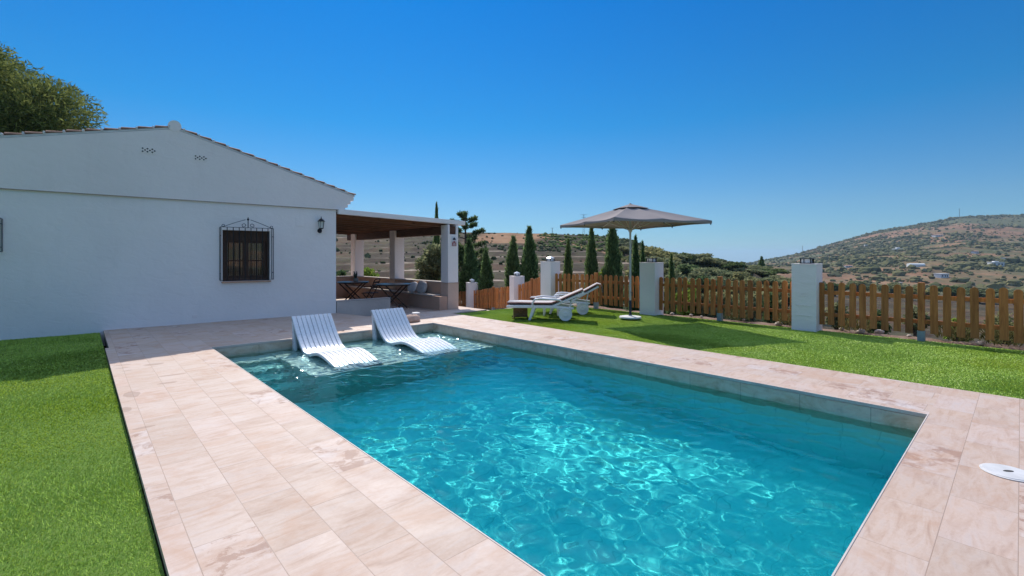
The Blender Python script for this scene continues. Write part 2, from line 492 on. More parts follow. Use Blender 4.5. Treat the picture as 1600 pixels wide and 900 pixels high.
# ------------------------------------------------------------------ materials for buildings and furniture
def mat_plaster(name, col, var=0.05):
    m = NM(name); p = m.geo_pos()
    big = m.noise(p, 0.7, 5, 0.6); fine = m.noise(p, 7, 6, 0.65)
    c = m.ramp(big, [(0.3, tuple(x*(1-var) for x in col)), (0.7, tuple(min(1, x*(1+var*0.6)) for x in col))])
    stain = m.ramp(m.noise(m.mapping(p, scale=(3, 3, 0.5)), 1.6, 6, 0.7), [(0.56, 0.0), (0.78, 0.14)])
    c = m.mix(stain, c, (col[0]*0.72, col[1]*0.70, col[2]*0.66))
    trowel = m.noise(m.mapping(p, scale=(1, 1, 1.6)), 4.5, 4, 0.55, 0.8)
    h = m.math('ADD', m.math('MULTIPLY', trowel, 1.0), m.math('MULTIPLY', fine, 0.35))
    m.principled(c, 0.85, 0, m.bump(h, 0.5, 0.016), 0.25)
    return m.m
def mat_wood(name, dark, light, axis='Z', scale=1.0, rough=0.6, perobj=True):
    m = NM(name); o = m.coord('Object')
    if perobj:
        oi = m.n('ShaderNodeObjectInfo')
        ad = m.n('ShaderNodeVectorMath', operation='ADD'); m.l(o, ad.inputs[0])
        sc = m.math('MULTIPLY', oi.outputs['Random'], 31.0)
        m.l(sc, ad.inputs[1]); v = ad.outputs[0]
    else: v = o
    s = {'Z': (14, 14, 1.3), 'X': (1.3, 14, 14), 'Y': (14, 1.3, 14)}[axis]
    g = m.noise(m.mapping(v, scale=tuple(k*scale for k in s)), 2.0, 6, 0.65, 0.9)
    k = m.noise(m.mapping(v, scale=tuple(math.sqrt(k)*scale*2.2 for k in s)), 1.3, 3, 0.5)
    c = m.ramp(g, [(0.3, dark), (0.62, light)])
    knot = m.ramp(k, [(0.66, 0.0), (0.74, 0.8)])
    c = m.mix(knot, c, tuple(x*0.42 for x in dark))
    if perobj:
        t = m.ramp(oi.outputs['Random'], [(0.0, (0.62, 0.64, 0.68)), (0.35, (0.92, 0.90, 0.88)), (0.7, (1.02, 1.0, 0.97)), (1.0, (1.22, 1.14, 1.05))])
        c = m.mix(1.0, c, t, 'MULTIPLY')
    m.principled(c, rough, 0, m.bump(g, 0.4, 0.004), 0.3)
    return m.m
M_WHITE = mat_plaster('white_plaster', (0.90, 0.835, 0.785))
M_WHITE2 = mat_plaster('white_gable_plaster', (0.88, 0.80, 0.75))
M_PILLAR = mat_plaster('white_pillar_render', (0.90, 0.835, 0.785))
M_TERRA = plain('weathered_roof_tile', (0.30, 0.16, 0.10), 0.85, var=0.35, scale=8, bump=0.01)
M_MORTAR = plain('white_mortar', (0.66, 0.64, 0.62), 0.9, var=0.12)
M_DWOOD = mat_wood('dark_stained_wood', (0.08, 0.036, 0.02), (0.19, 0.09, 0.048), 'Y')
M_RAFTER = mat_wood('dark_stained_rafter', (0.085, 0.038, 0.022), (0.185, 0.088, 0.05), 'X')
M_FRAME = mat_wood('brown_window_wood', (0.045, 0.024, 0.015), (0.085, 0.046, 0.03), 'Z')
M_IRON = plain('black_iron', (0.012, 0.013, 0.018), 0.45, 0.4, var=0.3, scale=30)
M_STRING = plain('ochre_ledge', (0.36, 0.28, 0.22), 0.9, var=0.2)
M_BRTILE = mat_plaster('brown_clay_cladding', (0.58, 0.36, 0.255), 0.22)
M_PKTILE = mat_plaster('pink_stone_cladding', (0.62, 0.46, 0.36), 0.14)
M_GREYW = mat_plaster('grey_rendered_block', (0.56, 0.48, 0.42), 0.2)
M_COPE = mat_plaster('pale_stone_coping', (0.60, 0.53, 0.47), 0.08)
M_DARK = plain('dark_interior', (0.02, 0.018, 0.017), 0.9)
def mat_glass(name, col=(0.02, 0.025, 0.03)):
    m = NM(name); m.principled(col, 0.04, 0, None, 0.8); return m.m
def mat_clear():
    m = NM('window_pane_glass'); tr = m.n('ShaderNodeBsdfTransparent'); gl = m.n('ShaderNodeBsdfGlossy'); gl.inputs['Roughness'].default_value = 0.02
    fr = m.n('ShaderNodeFresnel'); fr.inputs['IOR'].default_value = 1.6; mx = m.n('ShaderNodeMixShader')
    tr.inputs['Color'].default_value = (0.8, 0.84, 0.83, 1)
    m.l(m.math('ADD', fr.outputs[0], 0.06, True), mx.inputs[0]); m.l(tr.outputs[0], mx.inputs[1]); m.l(gl.outputs[0], mx.inputs[2]); m.l(mx.outputs[0], m.out.inputs['Surface'])
    return m.m
M_PANE = mat_clear()
M_CURT = plain('pale_net_curtain', (0.24, 0.22, 0.21), 0.95, var=0.2, scale=9)
M_LGLASS = plain('frosted_lantern_glass', (0.62, 0.66, 0.62), 0.25, var=0.06)

# ------------------------------------------------------------------ house
HR = radians(-3.38)
house = tag(empty('house', (4.74, 11.67, 0), HR), 'long single storey white plastered house with low gable and barrel tiled verge', 'house')
XL, DEP = -9.0, 10.5
zr = lambda x: 4.08 - (0.292*(x+3.3) if x > -3.3 else 0.236*(-3.3-x))
W1 = (-2.45, -1.51, 0.87, 2.00); W2 = (-6.75, -5.90, 1.47, 2.09)
w = MB(); y0, y1 = 0.0, 0.32
def wall_with_openings(mb, xa, xb, za, zb, ops):
    xs = xa
    for (a, b_, c, d_) in sorted(ops):
        mb.box(xs, a, y0, y1, za, zb)
        mb.box(a, b_, y0, y1, za, c); mb.box(a, b_, y0, y1, d_, zb); xs = b_
    mb.box(xs, xb, y0, y1, za, zb)
wall_with_openings(w, XL, 0.0, -0.3, 2.588, [W2, W1])
w.box(-0.3, 0.0, y1, DEP, -0.3, 2.588); w.box(XL, XL+0.3, y1, DEP, -0.3, 2.588); w.box(XL, 0, DEP-0.3, DEP, -0.3, 2.588)
w.build('wall', M_WHITE, house)
g = MB()
corn = [(0.10, 2.60), (0.22, 2.60), (0.22, 2.67), (0.29, 2.67), (0.29, 2.76), (0.36, 2.76), (0.36, 2.85), (0.44, 2.85), (0.44, zr(0.44)-0.035)]
g.prism([(XL-0.1, 2.60)] + [(0.0, 2.60)] + corn + [(-3.3, zr(-3.3)-0.035), (XL-0.1, zr(XL-0.1)-0.035)], -0.022, 0.32)
g.build('gable_wall', M_WHITE2, house)
c = MB(); c.prism([(-0.3, 2.60), (0.0, 2.60)] + corn + [(-0.3, zr(-0.3)-0.04)], 0.325, DEP); c.build('cornice', M_WHITE2, house)
s = MB(); s.box(XL-0.1, 0.07, -0.030, 0.30, 2.588, 2.600); s.build('ledge', M_STRING, house)
# roof: corrugated field of barrel tiles
def roof_field(xa, xb):
    ny_, nx_ = 260, 14
    ys = np.linspace(0.06, DEP+0.2, ny_); xs = np.linspace(xa, xb, nx_)
    Xm, Ym = np.meshgrid(xs, ys)
    Zm = np.vectorize(zr)(Xm) + 0.02 + 0.045*np.abs(np.sin(Ym*pi/0.23))
    V = np.stack([Xm.ravel(), Ym.ravel(), Zm.ravel()], 1)
    n = nx_; i = (np.arange(ny_-1)[:, None]*n + np.arange(n-1)[None, :]).ravel()
    return V, np.stack([i, i+1, i+n+1, i+n], 1)
for xa, xb in ((-3.3, 0.52), (XL-0.25, -3.3)):
    V, Fq = roof_field(xa, xb); np_obj('roof', V, Fq, M_TERRA, house, True)
sl = MB()
sl.prism([(-3.3, zr(-3.3)-0.03), (0.47, zr(0.47)-0.03), (0.47, zr(0.47)+0.012), (-3.3, zr(-3.3)+0.012)], -0.02, DEP+0.2)
sl.prism([(XL-0.2, zr(XL-0.2)-0.03), (-3.3, zr(-3.3)-0.03), (-3.3, zr(-3.3)+0.012), (XL-0.2, zr(XL-0.2)+0.012)], -0.02, DEP+0.2)
sl.build('roof_slab', M_MORTAR, house)
# verge: overlapping half-round cover tiles along the gable edge
def half_tile(mb, x, slope_dir, r0=0.062, r1=0.05, L=0.235):
    """tile whose low end sits at x; runs uphill"""
    n = 8; vs = []; fs = []
    xe = x - slope_dir*L
    for (xx, r, lift) in ((x, r0, 0.030), (xe, r1, 0.004)):
        zz = zr(xx) + lift
        for th_r in (r, r-0.014):
            for k in range(n+1):
                th = pi*k/n
                vs.append((xx, 0.035 + th_r*cos(th)*1.15, zz + th_r*sin(th)*0.75))
    q = n+1
    for k in range(n):
        fs += [(k, k+1, 2*q+k+1, 2*q+k), (q+k+1, q+k, 3*q+k, 3*q+k+1), (k+1, k, q+k, q+k+1), (2*q+k, 2*q+k+1, 3*q+k+1, 3*q+k)]
    for k in (0, n): fs.append((k, 2*q+k, 3*q+k, q+k))
    mb.add(vs, fs)
def verge(x, sd, i):
    t_ = MB(); half_tile(t_, x + 0.012*sin(i*5.1), sd); t_.build('verge_tile', M_TERRA, house)
    xm = x - sd*0.232
    t_ = MB(); t_.cbox(xm, 0.03, zr(xm)+0.028, 0.034, 0.13, 0.06); t_.build('mortar_joint', M_MORTAR, house, bevel=0.012)
for i in range(14): verge(0.50-0.262*i, 1, i)
for i in range(21): verge(-3.62-0.262*i, -1, i)
rc = MB(); rc.tube([(-3.3, -0.03, zr(-3.3)+0.03), (-3.3, DEP+0.2, zr(-3.3)+0.03)], 0.115, 20); rc.build('ridge_cap', M_WHITE2, house, True)
# eave tile end at the right corner
# ventilation lattices in the gable
for (xa, xb, za, zb) in ((-3.84, -3.61, 3.50, 3.59), (-2.96, -2.74, 3.465, 3.555)):
    f = MB(); f.box(xa-0.012, xb+0.012, -0.028, -0.0225, za-0.012, zb+0.012)
    vent = f.build('vent', M_WHITE2, house)
    hmb = MB(); nx_ = 6; dx = (xb-xa)/nx_; dz = (zb-za)/3
    for r_ in range(3):
        for k in range(nx_):
            if (k+r_) % 2 == 0:
                cx_, cz_ = xa+dx*(k+0.5), za+dz*(r_+0.5)
                hmb.prism([(cx_-dx*0.52, cz_), (cx_, cz_-dz*0.56), (cx_+dx*0.52, cz_), (cx_, cz_+dz*0.56)], -0.0305, -0.0285)
    hmb.build('vent_openings', M_DARK, vent)
# faint junction cover and low socket plate
f = MB(); f.box(-0.95, -0.78, -0.006, -0.0005, 2.14, 2.35); f.build('junction_cover', M_WHITE, house, bevel=0.003)
f = MB(); f.cbox(-2.95, -0.005, 0.15, 0.09, 0.009, 0.06); f.build('socket_cover', M_WHITE2, house, bevel=0.003)

def window(x0, x1, z0, z1, leafs=2):
    r = MB()   # wooden reveal lining
    r.box(x0, x0+0.05, 0.07, 0.20, z0, z1); r.box(x1-0.05, x1, 0.07, 0.20, z0, z1)
    r.box(x0+0.05, x1-0.05, 0.07, 0.20, z1-0.05, z1); r.box(x0+0.05, x1-0.05, 0.07, 0.20, z0, z0+0.06)
    r.box(x0+0.05, x1-0.05, 0.09, 0.20, z1-0.05-min(0.17, (z1-z0)*0.16), z1-0.05)
    win = r.build('window', M_FRAME, house)
    zt = z1-0.05-min(0.17, (z1-z0)*0.16)
    f = MB(); wd = (x1-x0-0.10)/leafs
    for k in range(leafs):
        a = x0+0.05+k*wd; b_ = a+wd
        f.box(a, a+0.055, 0.12, 0.17, z0+0.06, zt); f.box(b_-0.055, b_, 0.12, 0.17, z0+0.06, zt)
        f.box(a+0.055, b_-0.055, 0.12, 0.17, zt-0.055, zt); f.box(a+0.055, b_-0.055, 0.12, 0.17, z0+0.06, z0+0.12)
        f.box(a+0.055, b_-0.055, 0.125, 0.165, (z0+zt)/2-0.015, (z0+zt)/2+0.015)
    f.build('sash', M_FRAME, win)
    p = MB(); p.box(x0+0.06, x1-0.06, 0.145, 0.150, z0+0.07, zt-0.01); p.build('pane', M_PANE, win)
    sl_ = MB(); sl_.box(x0-0.02, x1+0.02, -0.035, 0.069, z0-0.035, z0-0.001); sl_.build('sill', M_BRTILE, win, bevel=0.006)
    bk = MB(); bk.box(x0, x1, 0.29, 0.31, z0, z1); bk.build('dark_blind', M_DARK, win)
    for k in range(leafs):
        cu = MB(); a = x0+0.10+k*wd; nn_ = 7
        for j in range(nn_):
            xx = a+0.015+(wd-0.10)*j/nn_
            cu.box(xx, xx+(wd-0.1)/nn_*0.45, 0.215+0.015*(j % 2), 0.222+0.015*(j % 2), z0+0.10, zt-0.03)
        cu.build('curtain', M_CURT, win)
    return win
window(*W1); window(*W2, leafs=1)

def grille(x0, x1, z0, z1, nb, crest):
    yf = -0.17; r = 0.0085
    f = MB()
    f.tube([(x0, yf, z0), (x1, yf, z0), (x1, yf, z1), (x0, yf, z1)], r, 6, closed=True)
    for k in range(1, nb):
        xx = x0 + (x1-x0)*k/nb
        f.tube([(xx, yf, z0), (xx, yf, z1)], r*0.95, 6)
    for zz in (z0+0.13*(z1-z0), z1-0.16*(z1-z0)):
        for xx in (x0, x1): f.tube([(xx, yf, zz), (xx, 0.0, zz)], r*0.8, 6)
    for xx in (x0, x1):
        f.tube([(xx, -0.012, z0), (xx, -0.012, z1)], r*0.9, 6)
        f.tube([(xx, yf, z0), (xx, -0.012, z0)], r*0.8, 6); f.tube([(xx, yf, z1), (xx, -0.012, z1)], r*0.8, 6)
    gr = f.build('window_grille', M_IRON, house)
    if crest:
        cx_ = (x0+x1)/2; cm = MB()
        for sgn in (-1, 1):
            pts = [(cx_+sgn*(0.05+0.44*t), yf, z1+0.175*(1-t)**1.15+0.015*sin(t*pi)) for t in np.linspace(0, 1, 9)]
            cm.tube(pts, 0.006, 6)
            cm.tube([(cx_+sgn*(0.075+0.042*cos(a)*(1-a/11)), yf, z1+0.05+0.042*sin(a)*(1-a/11)) for a in np.linspace(-1.6, 5.5, 16)], 0.006, 6)
            cm.tube([(cx_+sgn*(0.47+0.03*cos(a)*(1-a/11)), yf, z1+0.03+0.03*sin(a)*(1-a/11)) for a in np.linspace(-1.6, 5.0, 12)], 0.006, 6)
        cm.tube([(cx_, yf, z1), (cx_, yf, z1+0.17)], 0.009, 6)
        cm.lathe([(0.004, z1+0.15), (0.028, z1+0.185), (0.012, z1+0.205), (0.004, z1+0.235)], 10, T(cx_, yf, 0))
        cm.build('scroll_crest', M_IRON, gr)
grille(-2.50, -1.47, 0.90, 2.055, 9, True)
grille(-6.85, -5.74, 1.50, 2.07, 9, False)

# carriage lantern on the gable
def wall_lantern(loc, rz, label, s=1.0):
    L = tag(empty('wall_lantern', loc, rz), label, 'wall lamp', 'iron lanterns on the house')
    b_ = MB(); b_.lathe([(0.055, 0), (0.055, 0.015), (0.02, 0.025)], 14, T(0, 0, -0.11) @ RX(radians(90)))
    b_.tube([(0, -0.01, -0.11), (0, -0.08, -0.14), (0, -0.13, -0.10), (0, -0.13, -0.06)], 0.011, 8)
    b_.tube([(0, -0.13, -0.06), (0, -0.13, -0.17)], [0.012, 0.005], 8)
    b_.build('bracket', M_IRON, L, True)
    gl = MB(); gl.lathe([(0.048, -0.05), (0.066, 0.11)], 6, T(0, -0.13, 0)); gl.build('lantern_glass', M_LGLASS, L)
    fr = MB(); fr.lathe([(0.02, -0.075), (0.055, -0.06), (0.055, -0.048), (0.02, -0.047)], 6, T(0, -0.13, 0))
    for k in range(6):
        a = pi*k/3
        fr.tube([(0.050*cos(a), -0.13+0.050*sin(a), -0.05), (0.069*cos(a), -0.13+0.069*sin(a), 0.112)], 0.005, 5)
    fr.build('lantern_cage', M_IRON, L)
    tp = MB(); tp.lathe([(0.088, 0.110), (0.085, 0.122), (0.045, 0.165), (0.03, 0.172), (0.012, 0.19), (0.004, 0.235)], 12, T(0, -0.13, 0)); tp.build('lantern_cap', M_IRON, L, True)
    return L
hm = Matrix.Translation((4.74, 11.67, 0)) @ RZ(HR)
p = hm @ Vector((-0.40, 0.0, 2.16)); wall_lantern(p, HR, 'black iron carriage lantern on the white gable wall, right of the barred window')

# ------------------------------------------------------------------ porch
porch = tag(empty('porch', (4.74, 11.6, 0)), 'open lean-to porch with white fascia, dark timber ceiling and white pillars', 'porch')
X0 = 4.74; LY = 7.4
sl = lambda x: -0.026*x
r = MB(); r.prism([(0.03, 2.485), (3.96, 2.485+sl(3.96)), (3.96, 2.612+sl(3.96)), (0.03, 2.612)], -0.05, 0.06); r.build('fascia', M_WHITE, porch, bevel=0.006)
r = MB(); r.prism([(0.03, 2.545), (3.94, 2.545+sl(3.94)), (3.94, 2.60+sl(3.94)), (0.03, 2.60)], 0.061, LY); r.build('roof', M_MORTAR, porch)
r = MB(); r.prism([(3.86, 2.485+sl(3.9)), (3.955, 2.485+sl(3.9)), (3.955, 2.54+sl(3.9)), (3.86, 2.54+sl(3.9))], 0.061, LY); r.build('side_fascia', M_WHITE, porch)
cb = MB(); yy = 0.07
while yy < LY-0.1:
    cb.prism([(0.05, 2.515), (3.85, 2.515+sl(3.85)), (3.85, 2.543+sl(3.85)), (0.05, 2.543)], yy, yy+0.105); yy += 0.112
cb.build('ceiling_boards', M_RAFTER, porch)
for k in range(11):
    yy = 0.28 + k*0.66
    r = MB(); r.prism([(0.06, 2.40), (3.80, 2.40+sl(3.8)), (3.80, 2.513+sl(3.8)), (0.06, 2.513)], yy, yy+0.08); r.build('rafter', M_RAFTER, porch)
PIL = [(-0.10, 0.27), (3.10, 3.47), (6.30, 6.67)]
bm_ = MB(); bm_.box(3.35, 3.58, -0.06, LY-0.2, 2.09, 2.33); bm_.build('beam', M_DWOOD, porch, bevel=0.006)
for (ya, yb) in PIL:
    r = MB(); r.box(3.285, 3.655, ya, yb, 0.64, 2.33) if ya > 0 else r.box(3.285, 3.655, ya, yb, 0.64, 2.085)
    if ya < 0:
        r.box(3.285, 3.347, ya, yb, 2.085, 2.37); r.box(3.583, 3.655, ya, yb, 2.085, 2.37)
    r.build('pillar', M_PILLAR, porch, bevel=0.006)
    r = MB(); r.box(3.278, 3.662, ya-0.007, yb+0.007, -0.16, 0.632); r.build('pillar_base', M_PKTILE, porch, bevel=0.004)
    r = MB(); r.box(3.27, 3.67, ya-0.015, yb+0.015, 0.6325, 0.6395); r.build('pillar_band', M_BRTILE, porch)
r = MB(); r.box(-0.2, 4.10, -1.9, 8.2, -0.4, -0.15); 
tag(r.build('patio_floor', M_PAVE), kind='structure').location = (4.74, 11.6, 0)
# parapet wall and built-in bench
pw = tag(empty('bench_wall', (4.74, 11.6, 0)), 'brown clad parapet with pale coping along the open side of the porch', 'low wall')
for ya, yb in ((0.28, 3.09), (3.48, 6.29)):
    r = MB(); r.box(3.30, 3.46, ya, yb, -0.16, 0.635); r.build('wall', M_BRTILE, pw)
    r = MB(); r.box(3.285, 3.475, ya, yb, 0.636, 0.665); r.build('coping', M_COPE, pw)
r = MB(); r.box(0.4, 3.27, 6.35, 6.5, -0.16, 0.635); r.build('wall', M_BRTILE, pw)
r = MB(); r.box(0.4, 3.27, 6.33, 6.52, 0.636, 0.665); r.build('coping', M_COPE, pw)
be = tag(empty('bench', (4.74, 11.6, 0)), 'built-in brown masonry bench with pale stone seat against the porch parapet', 'bench')
r = MB(); r.box(2.99, 3.27, -0.09, 6.33, -0.16, 0.245); r.build('bench_base', M_BRTILE, be)
r = MB(); r.box(2.955, 3.27, 0.28, 6.33, 0.2455, 0.28); r.build('seat', M_COPE, be, bevel=0.005)
lw = tag(empty('patio_wall', (4.74, 11.60, 0)), 'low grey rendered wall between the house corner and the porch seating', 'low wall')
r = MB(); r.box(0.02, 1.50, 0.06, 0.24, -0.16, 0.285); r.build('wall', M_GREYW, lw, bevel=0.01)
r = MB(); r.box(0.02, 1.51, 0.05, 0.25, 0.286, 0.30); r.build('coping', M_GREYW, lw, bevel=0.004)
wall_lantern((5.10, 16.2, 2.12), radians(90), 'green glass iron lantern hanging inside the porch beside the far pillar')

# alarm notice on the front porch pillar
def mat_flat(name, col, rough=0.5): return plain(name, col, rough, var=0.06)
M_SWHITE = mat_flat('notice_white', (0.72, 0.72, 0.74)); M_SRED = mat_flat('notice_red', (0.34, 0.10, 0.09)); M_SBLK = mat_flat('notice_black', (0.03, 0.03, 0.045))
sg = tag(empty('notice', (8.235, 11.488, 0)), 'small white and red notice with a black dome symbol on the front porch pillar', 'sign')
r = MB(); r.box(-0.085, 0.085, -0.006, 0.0, 1.73, 2.02); r.build('plate', M_SWHITE, sg)
r = MB(); r.box(-0.08, 0.08, -0.0085, -0.0065, 1.735, 1.885); r.build('red_panel', M_SRED, sg)
r = MB(); r.prism([(0.055*cos(a), 1.915+0.075*sin(a)) for a in np.linspace(0, pi, 12)], -0.0088, -0.0065); r.build('dome_symbol', M_SBLK, sg)
r = MB()
for xx in (-0.055, 0.055): r.box(xx-0.018, xx+0.018, -0.011, -0.009, 1.845, 1.878)
for k in range(3):
    r.box(-0.055+0.012*k, 0.055-0.008*k, -0.0105, -0.009, 1.757+k*0.027, 1.768+k*0.027)
r.build('small_print', M_SWHITE, sg)

# ------------------------------------------------------------------ porch furniture
M_TGLASS = plain('smoked_glass_top', (0.17, 0.15, 0.13), 0.38, var=0.05, spec=0.3)
M_BROWN = mat_wood('brown_folding_wood', (0.05, 0.025, 0.015), (0.12, 0.06, 0.035), 'Z')
M_CUSH = plain('pale_linen', (0.52, 0.47, 0.44), 0.95, var=0.12, scale=14, bump=0.006, bscale=120)
M_CUSHW = plain('white_cotton', (0.72, 0.70, 0.68), 0.95, var=0.06, bump=0.004)
def xtable(loc, rz, label, R=0.52):
    t = tag(empty('folding_table', loc, rz), label, 'table', 'folding tables in the porch')
    r = MB(); r.lathe([(R-0.01, 0.735), (R, 0.742), (R, 0.752), (R-0.01, 0.757)], 36); r.build('tabletop', M_TGLASS, t)
    r = MB(); r.lathe([(R-0.03, 0.712), (R-0.02, 0.733)], 30); r.build('rim', M_BROWN, t)
    for s_ in (-1, 1):
        for yy in (-0.24, 0.24):
            r = MB(); r.tube([(s_*0.36, yy+s_*0.015, 0.715), (-s_*0.36, yy+s_*0.015, 0.0)], 0.020, 6); r.build('leg', M_BROWN, t)
        r = MB(); r.tube([(-s_*0.33, -0.24, 0.06), (-s_*0.33, 0.24, 0.06)], 0.014, 6); r.build('stretcher', M_BROWN, t)
    return t
xtable((6.92, 12.75, -0.15), radians(-48), 'round smoked glass table on crossed brown legs, nearer the front porch pillar')
xtable((6.55, 14.75, -0.15), radians(-40), 'round smoked glass table deeper in the porch, behind the low grey wall', 0.5)
def fchair(loc, rz, label):
    t = tag(empty('folding_chair', loc, rz), label, 'chair', 'folding chairs in the porch')
    for s_ in (-1, 1):
        r = MB(); r.tube([(s_*0.20, 0.26, 0.0), (s_*0.20, -0.02, 0.45), (s_*0.20, -0.20, 0.86)], 0.014, 6); r.build('back_leg', M_BROWN, t)
        r = MB(); r.tube([(s_*0.175, -0.24, 0.0), (s_*0.175, 0.20, 0.45)], 0.014, 6); r.build('front_leg', M_BROWN, t)
        r = MB(); r.tube([(s_*0.21, -0.10, 0.64), (s_*0.225, 0.14, 0.65)], 0.014, 6); r.build('armrest', M_BROWN, t)
    r = MB()
    for k in range(6): r.cbox(0, -0.14+0.07*k, 0.455, 0.36, 0.055, 0.016)
    r.build('seat', M_BROWN, t)
    r = MB(); r.tube([(-0.20, -0.20, 0.86), (-0.12, -0.215, 0.885), (0.12, -0.215, 0.885), (0.20, -0.20, 0.86)], 0.016, 6)
    for zz in (0.62, 0.70, 0.78): r.cbox(0, -0.09-(zz-0.6)*0.42, zz, 0.38, 0.012, 0.05)
    r.build('backrest', M_BROWN, t)
fchair((6.60, 13.55, -0.15), radians(40), 'brown slatted folding chair drawn up between the two porch tables')
def cushion(name, loc, rot, sx, sy, sz, mat, label, cat):
    bm = bmesh.new(); bmesh.ops.create_cube(bm, size=1.0)
    bmesh.ops.subdivide_edges(bm, edges=bm.edges[:], cuts=6, use_grid_fill=True)
    for v in bm.verts:
        u = v.co*2
        pinch = (1-0.28*(u.x**2)*(u.z**2))
        puff = (1-0.8*max(abs(u.x), abs(u.z))**4)
        v.co = Vector((u.x*sx/2*pinch, u.y*sy/2*(0.22+0.78*max(puff, 0.0)), u.z*sz/2*pinch))
    me = bpy.data.meshes.new(name); bm.to_mesh(me); bm.free(); me.materials.append(mat)
    me.polygons.foreach_set('use_smooth', [True]*len(me.polygons))
    o = link(bpy.data.objects.new(name, me)); o.location = loc; o.rotation_euler = rot
    return tag(o, label, cat)
import bmesh
cushion('cushion', (7.90, 12.75, 0.455), (radians(-18), radians(4), radians(-82)), 0.44, 0.15, 0.40, M_CUSH, 'pale patterned cushion leaning on the parapet, on the built-in bench', 'cushion')
cushion('cushion', (7.86, 13.22, 0.44), (radians(-28), radians(-8), radians(-70)), 0.40, 0.13, 0.36, M_CUSHW, 'plain white cushion on the bench behind the patterned one', 'cushion')
pt = tag(empty('potted_plant', (6.62, 14.7, 0.607)), 'dark spiky potted plant standing on the table deeper in the porch', 'plant')
r = MB(); r.lathe([(0.05, 0), (0.075, 0.01), (0.085, 0.12), (0.075, 0.122), (0.06, 0.10)], 16); r.build('pot', M_GREYW, pt, True)
M_SUCC = plain('dark_succulent', (0.025, 0.06, 0.035), 0.6, var=0.3)
r = MB()
for k in range(16):
    a = k*2.4; l = 0.20+0.05*sin(k*3.3); sp = 0.02+0.05*((k*7) % 5)/5
    r.tube([(0.015*cos(a), 0.015*sin(a), 0.10), (sp*cos(a), sp*sin(a), 0.10+l*0.6), (sp*1.7*cos(a), sp*1.7*sin(a), 0.10+l)], [0.012, 0.014, 0.002], 5)
r.build('leaves', M_SUCC, pt)
# ------------------------------------------------------------------ fence, pillars, lanterns
M_PICKET = mat_wood('orange_treated_pine', (0.34, 0.115, 0.030), (0.60, 0.24, 0.07), 'Z', 0.8, 0.7)
M_SHOE = plain('galvanised_shoe', (0.30, 0.34, 0.36), 0.5, 0.5, var=0.15)
M_LAMPW = plain('opal_lamp_glass', (0.78, 0.78, 0.76), 0.25, var=0.04)
FX = 10.55
PILLARS = [(FX, -0.56, 0.0), (FX, 2.86, 0.0), (FX, 6.28, 0.0), (FX+0.0, 9.72, 0.0), (11.86, 12.60, -0.56), (12.72, 16.40, -0.98), (13.3, 20.0, -1.35)]
PLAB = ['white rendered fence pillar at the near right end of the picket fence',
        'white rendered fence pillar with shallow raised panels, largest in view on the right lawn',
        'white rendered fence pillar just right of the parasol pole',
        'white rendered fence pillar behind the head of the loungers, where the fence turns downhill',
        'white rendered fence pillar lower on the slope, second from the porch',
        'small looking white fence pillar lowest on the slope, nearest the porch',
        'white rendered fence pillar behind the porch, at the bottom of the slope']
LLAB = ['black framed square lantern on the near right end pillar', 'black framed square lantern on the large right fence pillar', 'black framed square lantern on the pillar right of the parasol pole',
        'white square lantern on the pillar behind the lounger head', 'white square lantern on the second pillar from the porch', 'white square lantern on the lowest pillar by the porch', 'white square lantern on the pillar behind the porch']
def fence_pillar(i):
    x, y, z = PILLARS[i]
    rz = 0.0 if i < 4 else radians(-20)
    P_ = tag(empty('fence_pillar', (x, y, z), rz), PLAB[i], 'pillar', 'white pillars of the picket fence')
    h = 1.255
    r = MB(); r.box(-0.212, 0.212, -0.212, 0.212, -0.45, h); r.build('shaft', M_PILLAR, P_, bevel=0.008)
    r = MB(); r.box(-0.217, 0.217, -0.217, 0.217, h+0.0005, h+0.018); r.build('cap', M_PILLAR, P_, bevel=0.006)
    if i == 1:   # shallow plaques on the lawn side
        r = MB()
        for (z0, z1, y0_, y1_) in ((0.70, 0.705, -0.05, 0.06), (0.655, 0.66, -0.05, 0.06), (0.27, 0.277, -0.13, 0.13), (0.465, 0.47, -0.13, 0.12)):
            r.box(-0.219, -0.2125, y0_, y1_, z0, z1)
        r.build('relief', M_PILLAR, P_)
    L = tag(empty('pillar_lantern', (x, y, z+h+0.0185), rz), LLAB[i], 'lantern', 'square lanterns on the fence pillars')
    r = MB(); r.box(-0.105, 0.105, -0.105, 0.105, 0, 0.016); r.build('lantern_base', M_IRON, L, bevel=0.003)
    r = MB(); r.box(-0.078, 0.078, -0.078, 0.078, 0.0165, 0.095); r.build('lantern_glass', M_LAMPW, L)
    r = MB()
    for sx in (-1, 1):
        for sy in (-1, 1): r.cbox(sx*0.088, sy*0.088, 0.056, 0.018, 0.018, 0.079)
    for sx in (-1, 1):
        r.cbox(sx*0.088, 0.03, 0.056, 0.010, 0.010, 0.079); r.cbox(0.03, sx*0.088, 0.056, 0.010, 0.010, 0.079)
    r.build('lantern_frame', M_IRON, L)
    r = MB()
    if i >= 3: r.lathe([(0.135, 0.0965), (0.13, 0.104), (0.03, 0.15), (0.012, 0.165)], 4, RZ(pi/4)); r.build('lantern_roof', M_LAMPW, L)
    else: r.box(-0.108, 0.108, -0.108, 0.108, 0.0965, 0.108); r.build('lantern_roof', M_IRON, L, bevel=0.003)
for i in range(len(PILLARS)): fence_pillar(i)

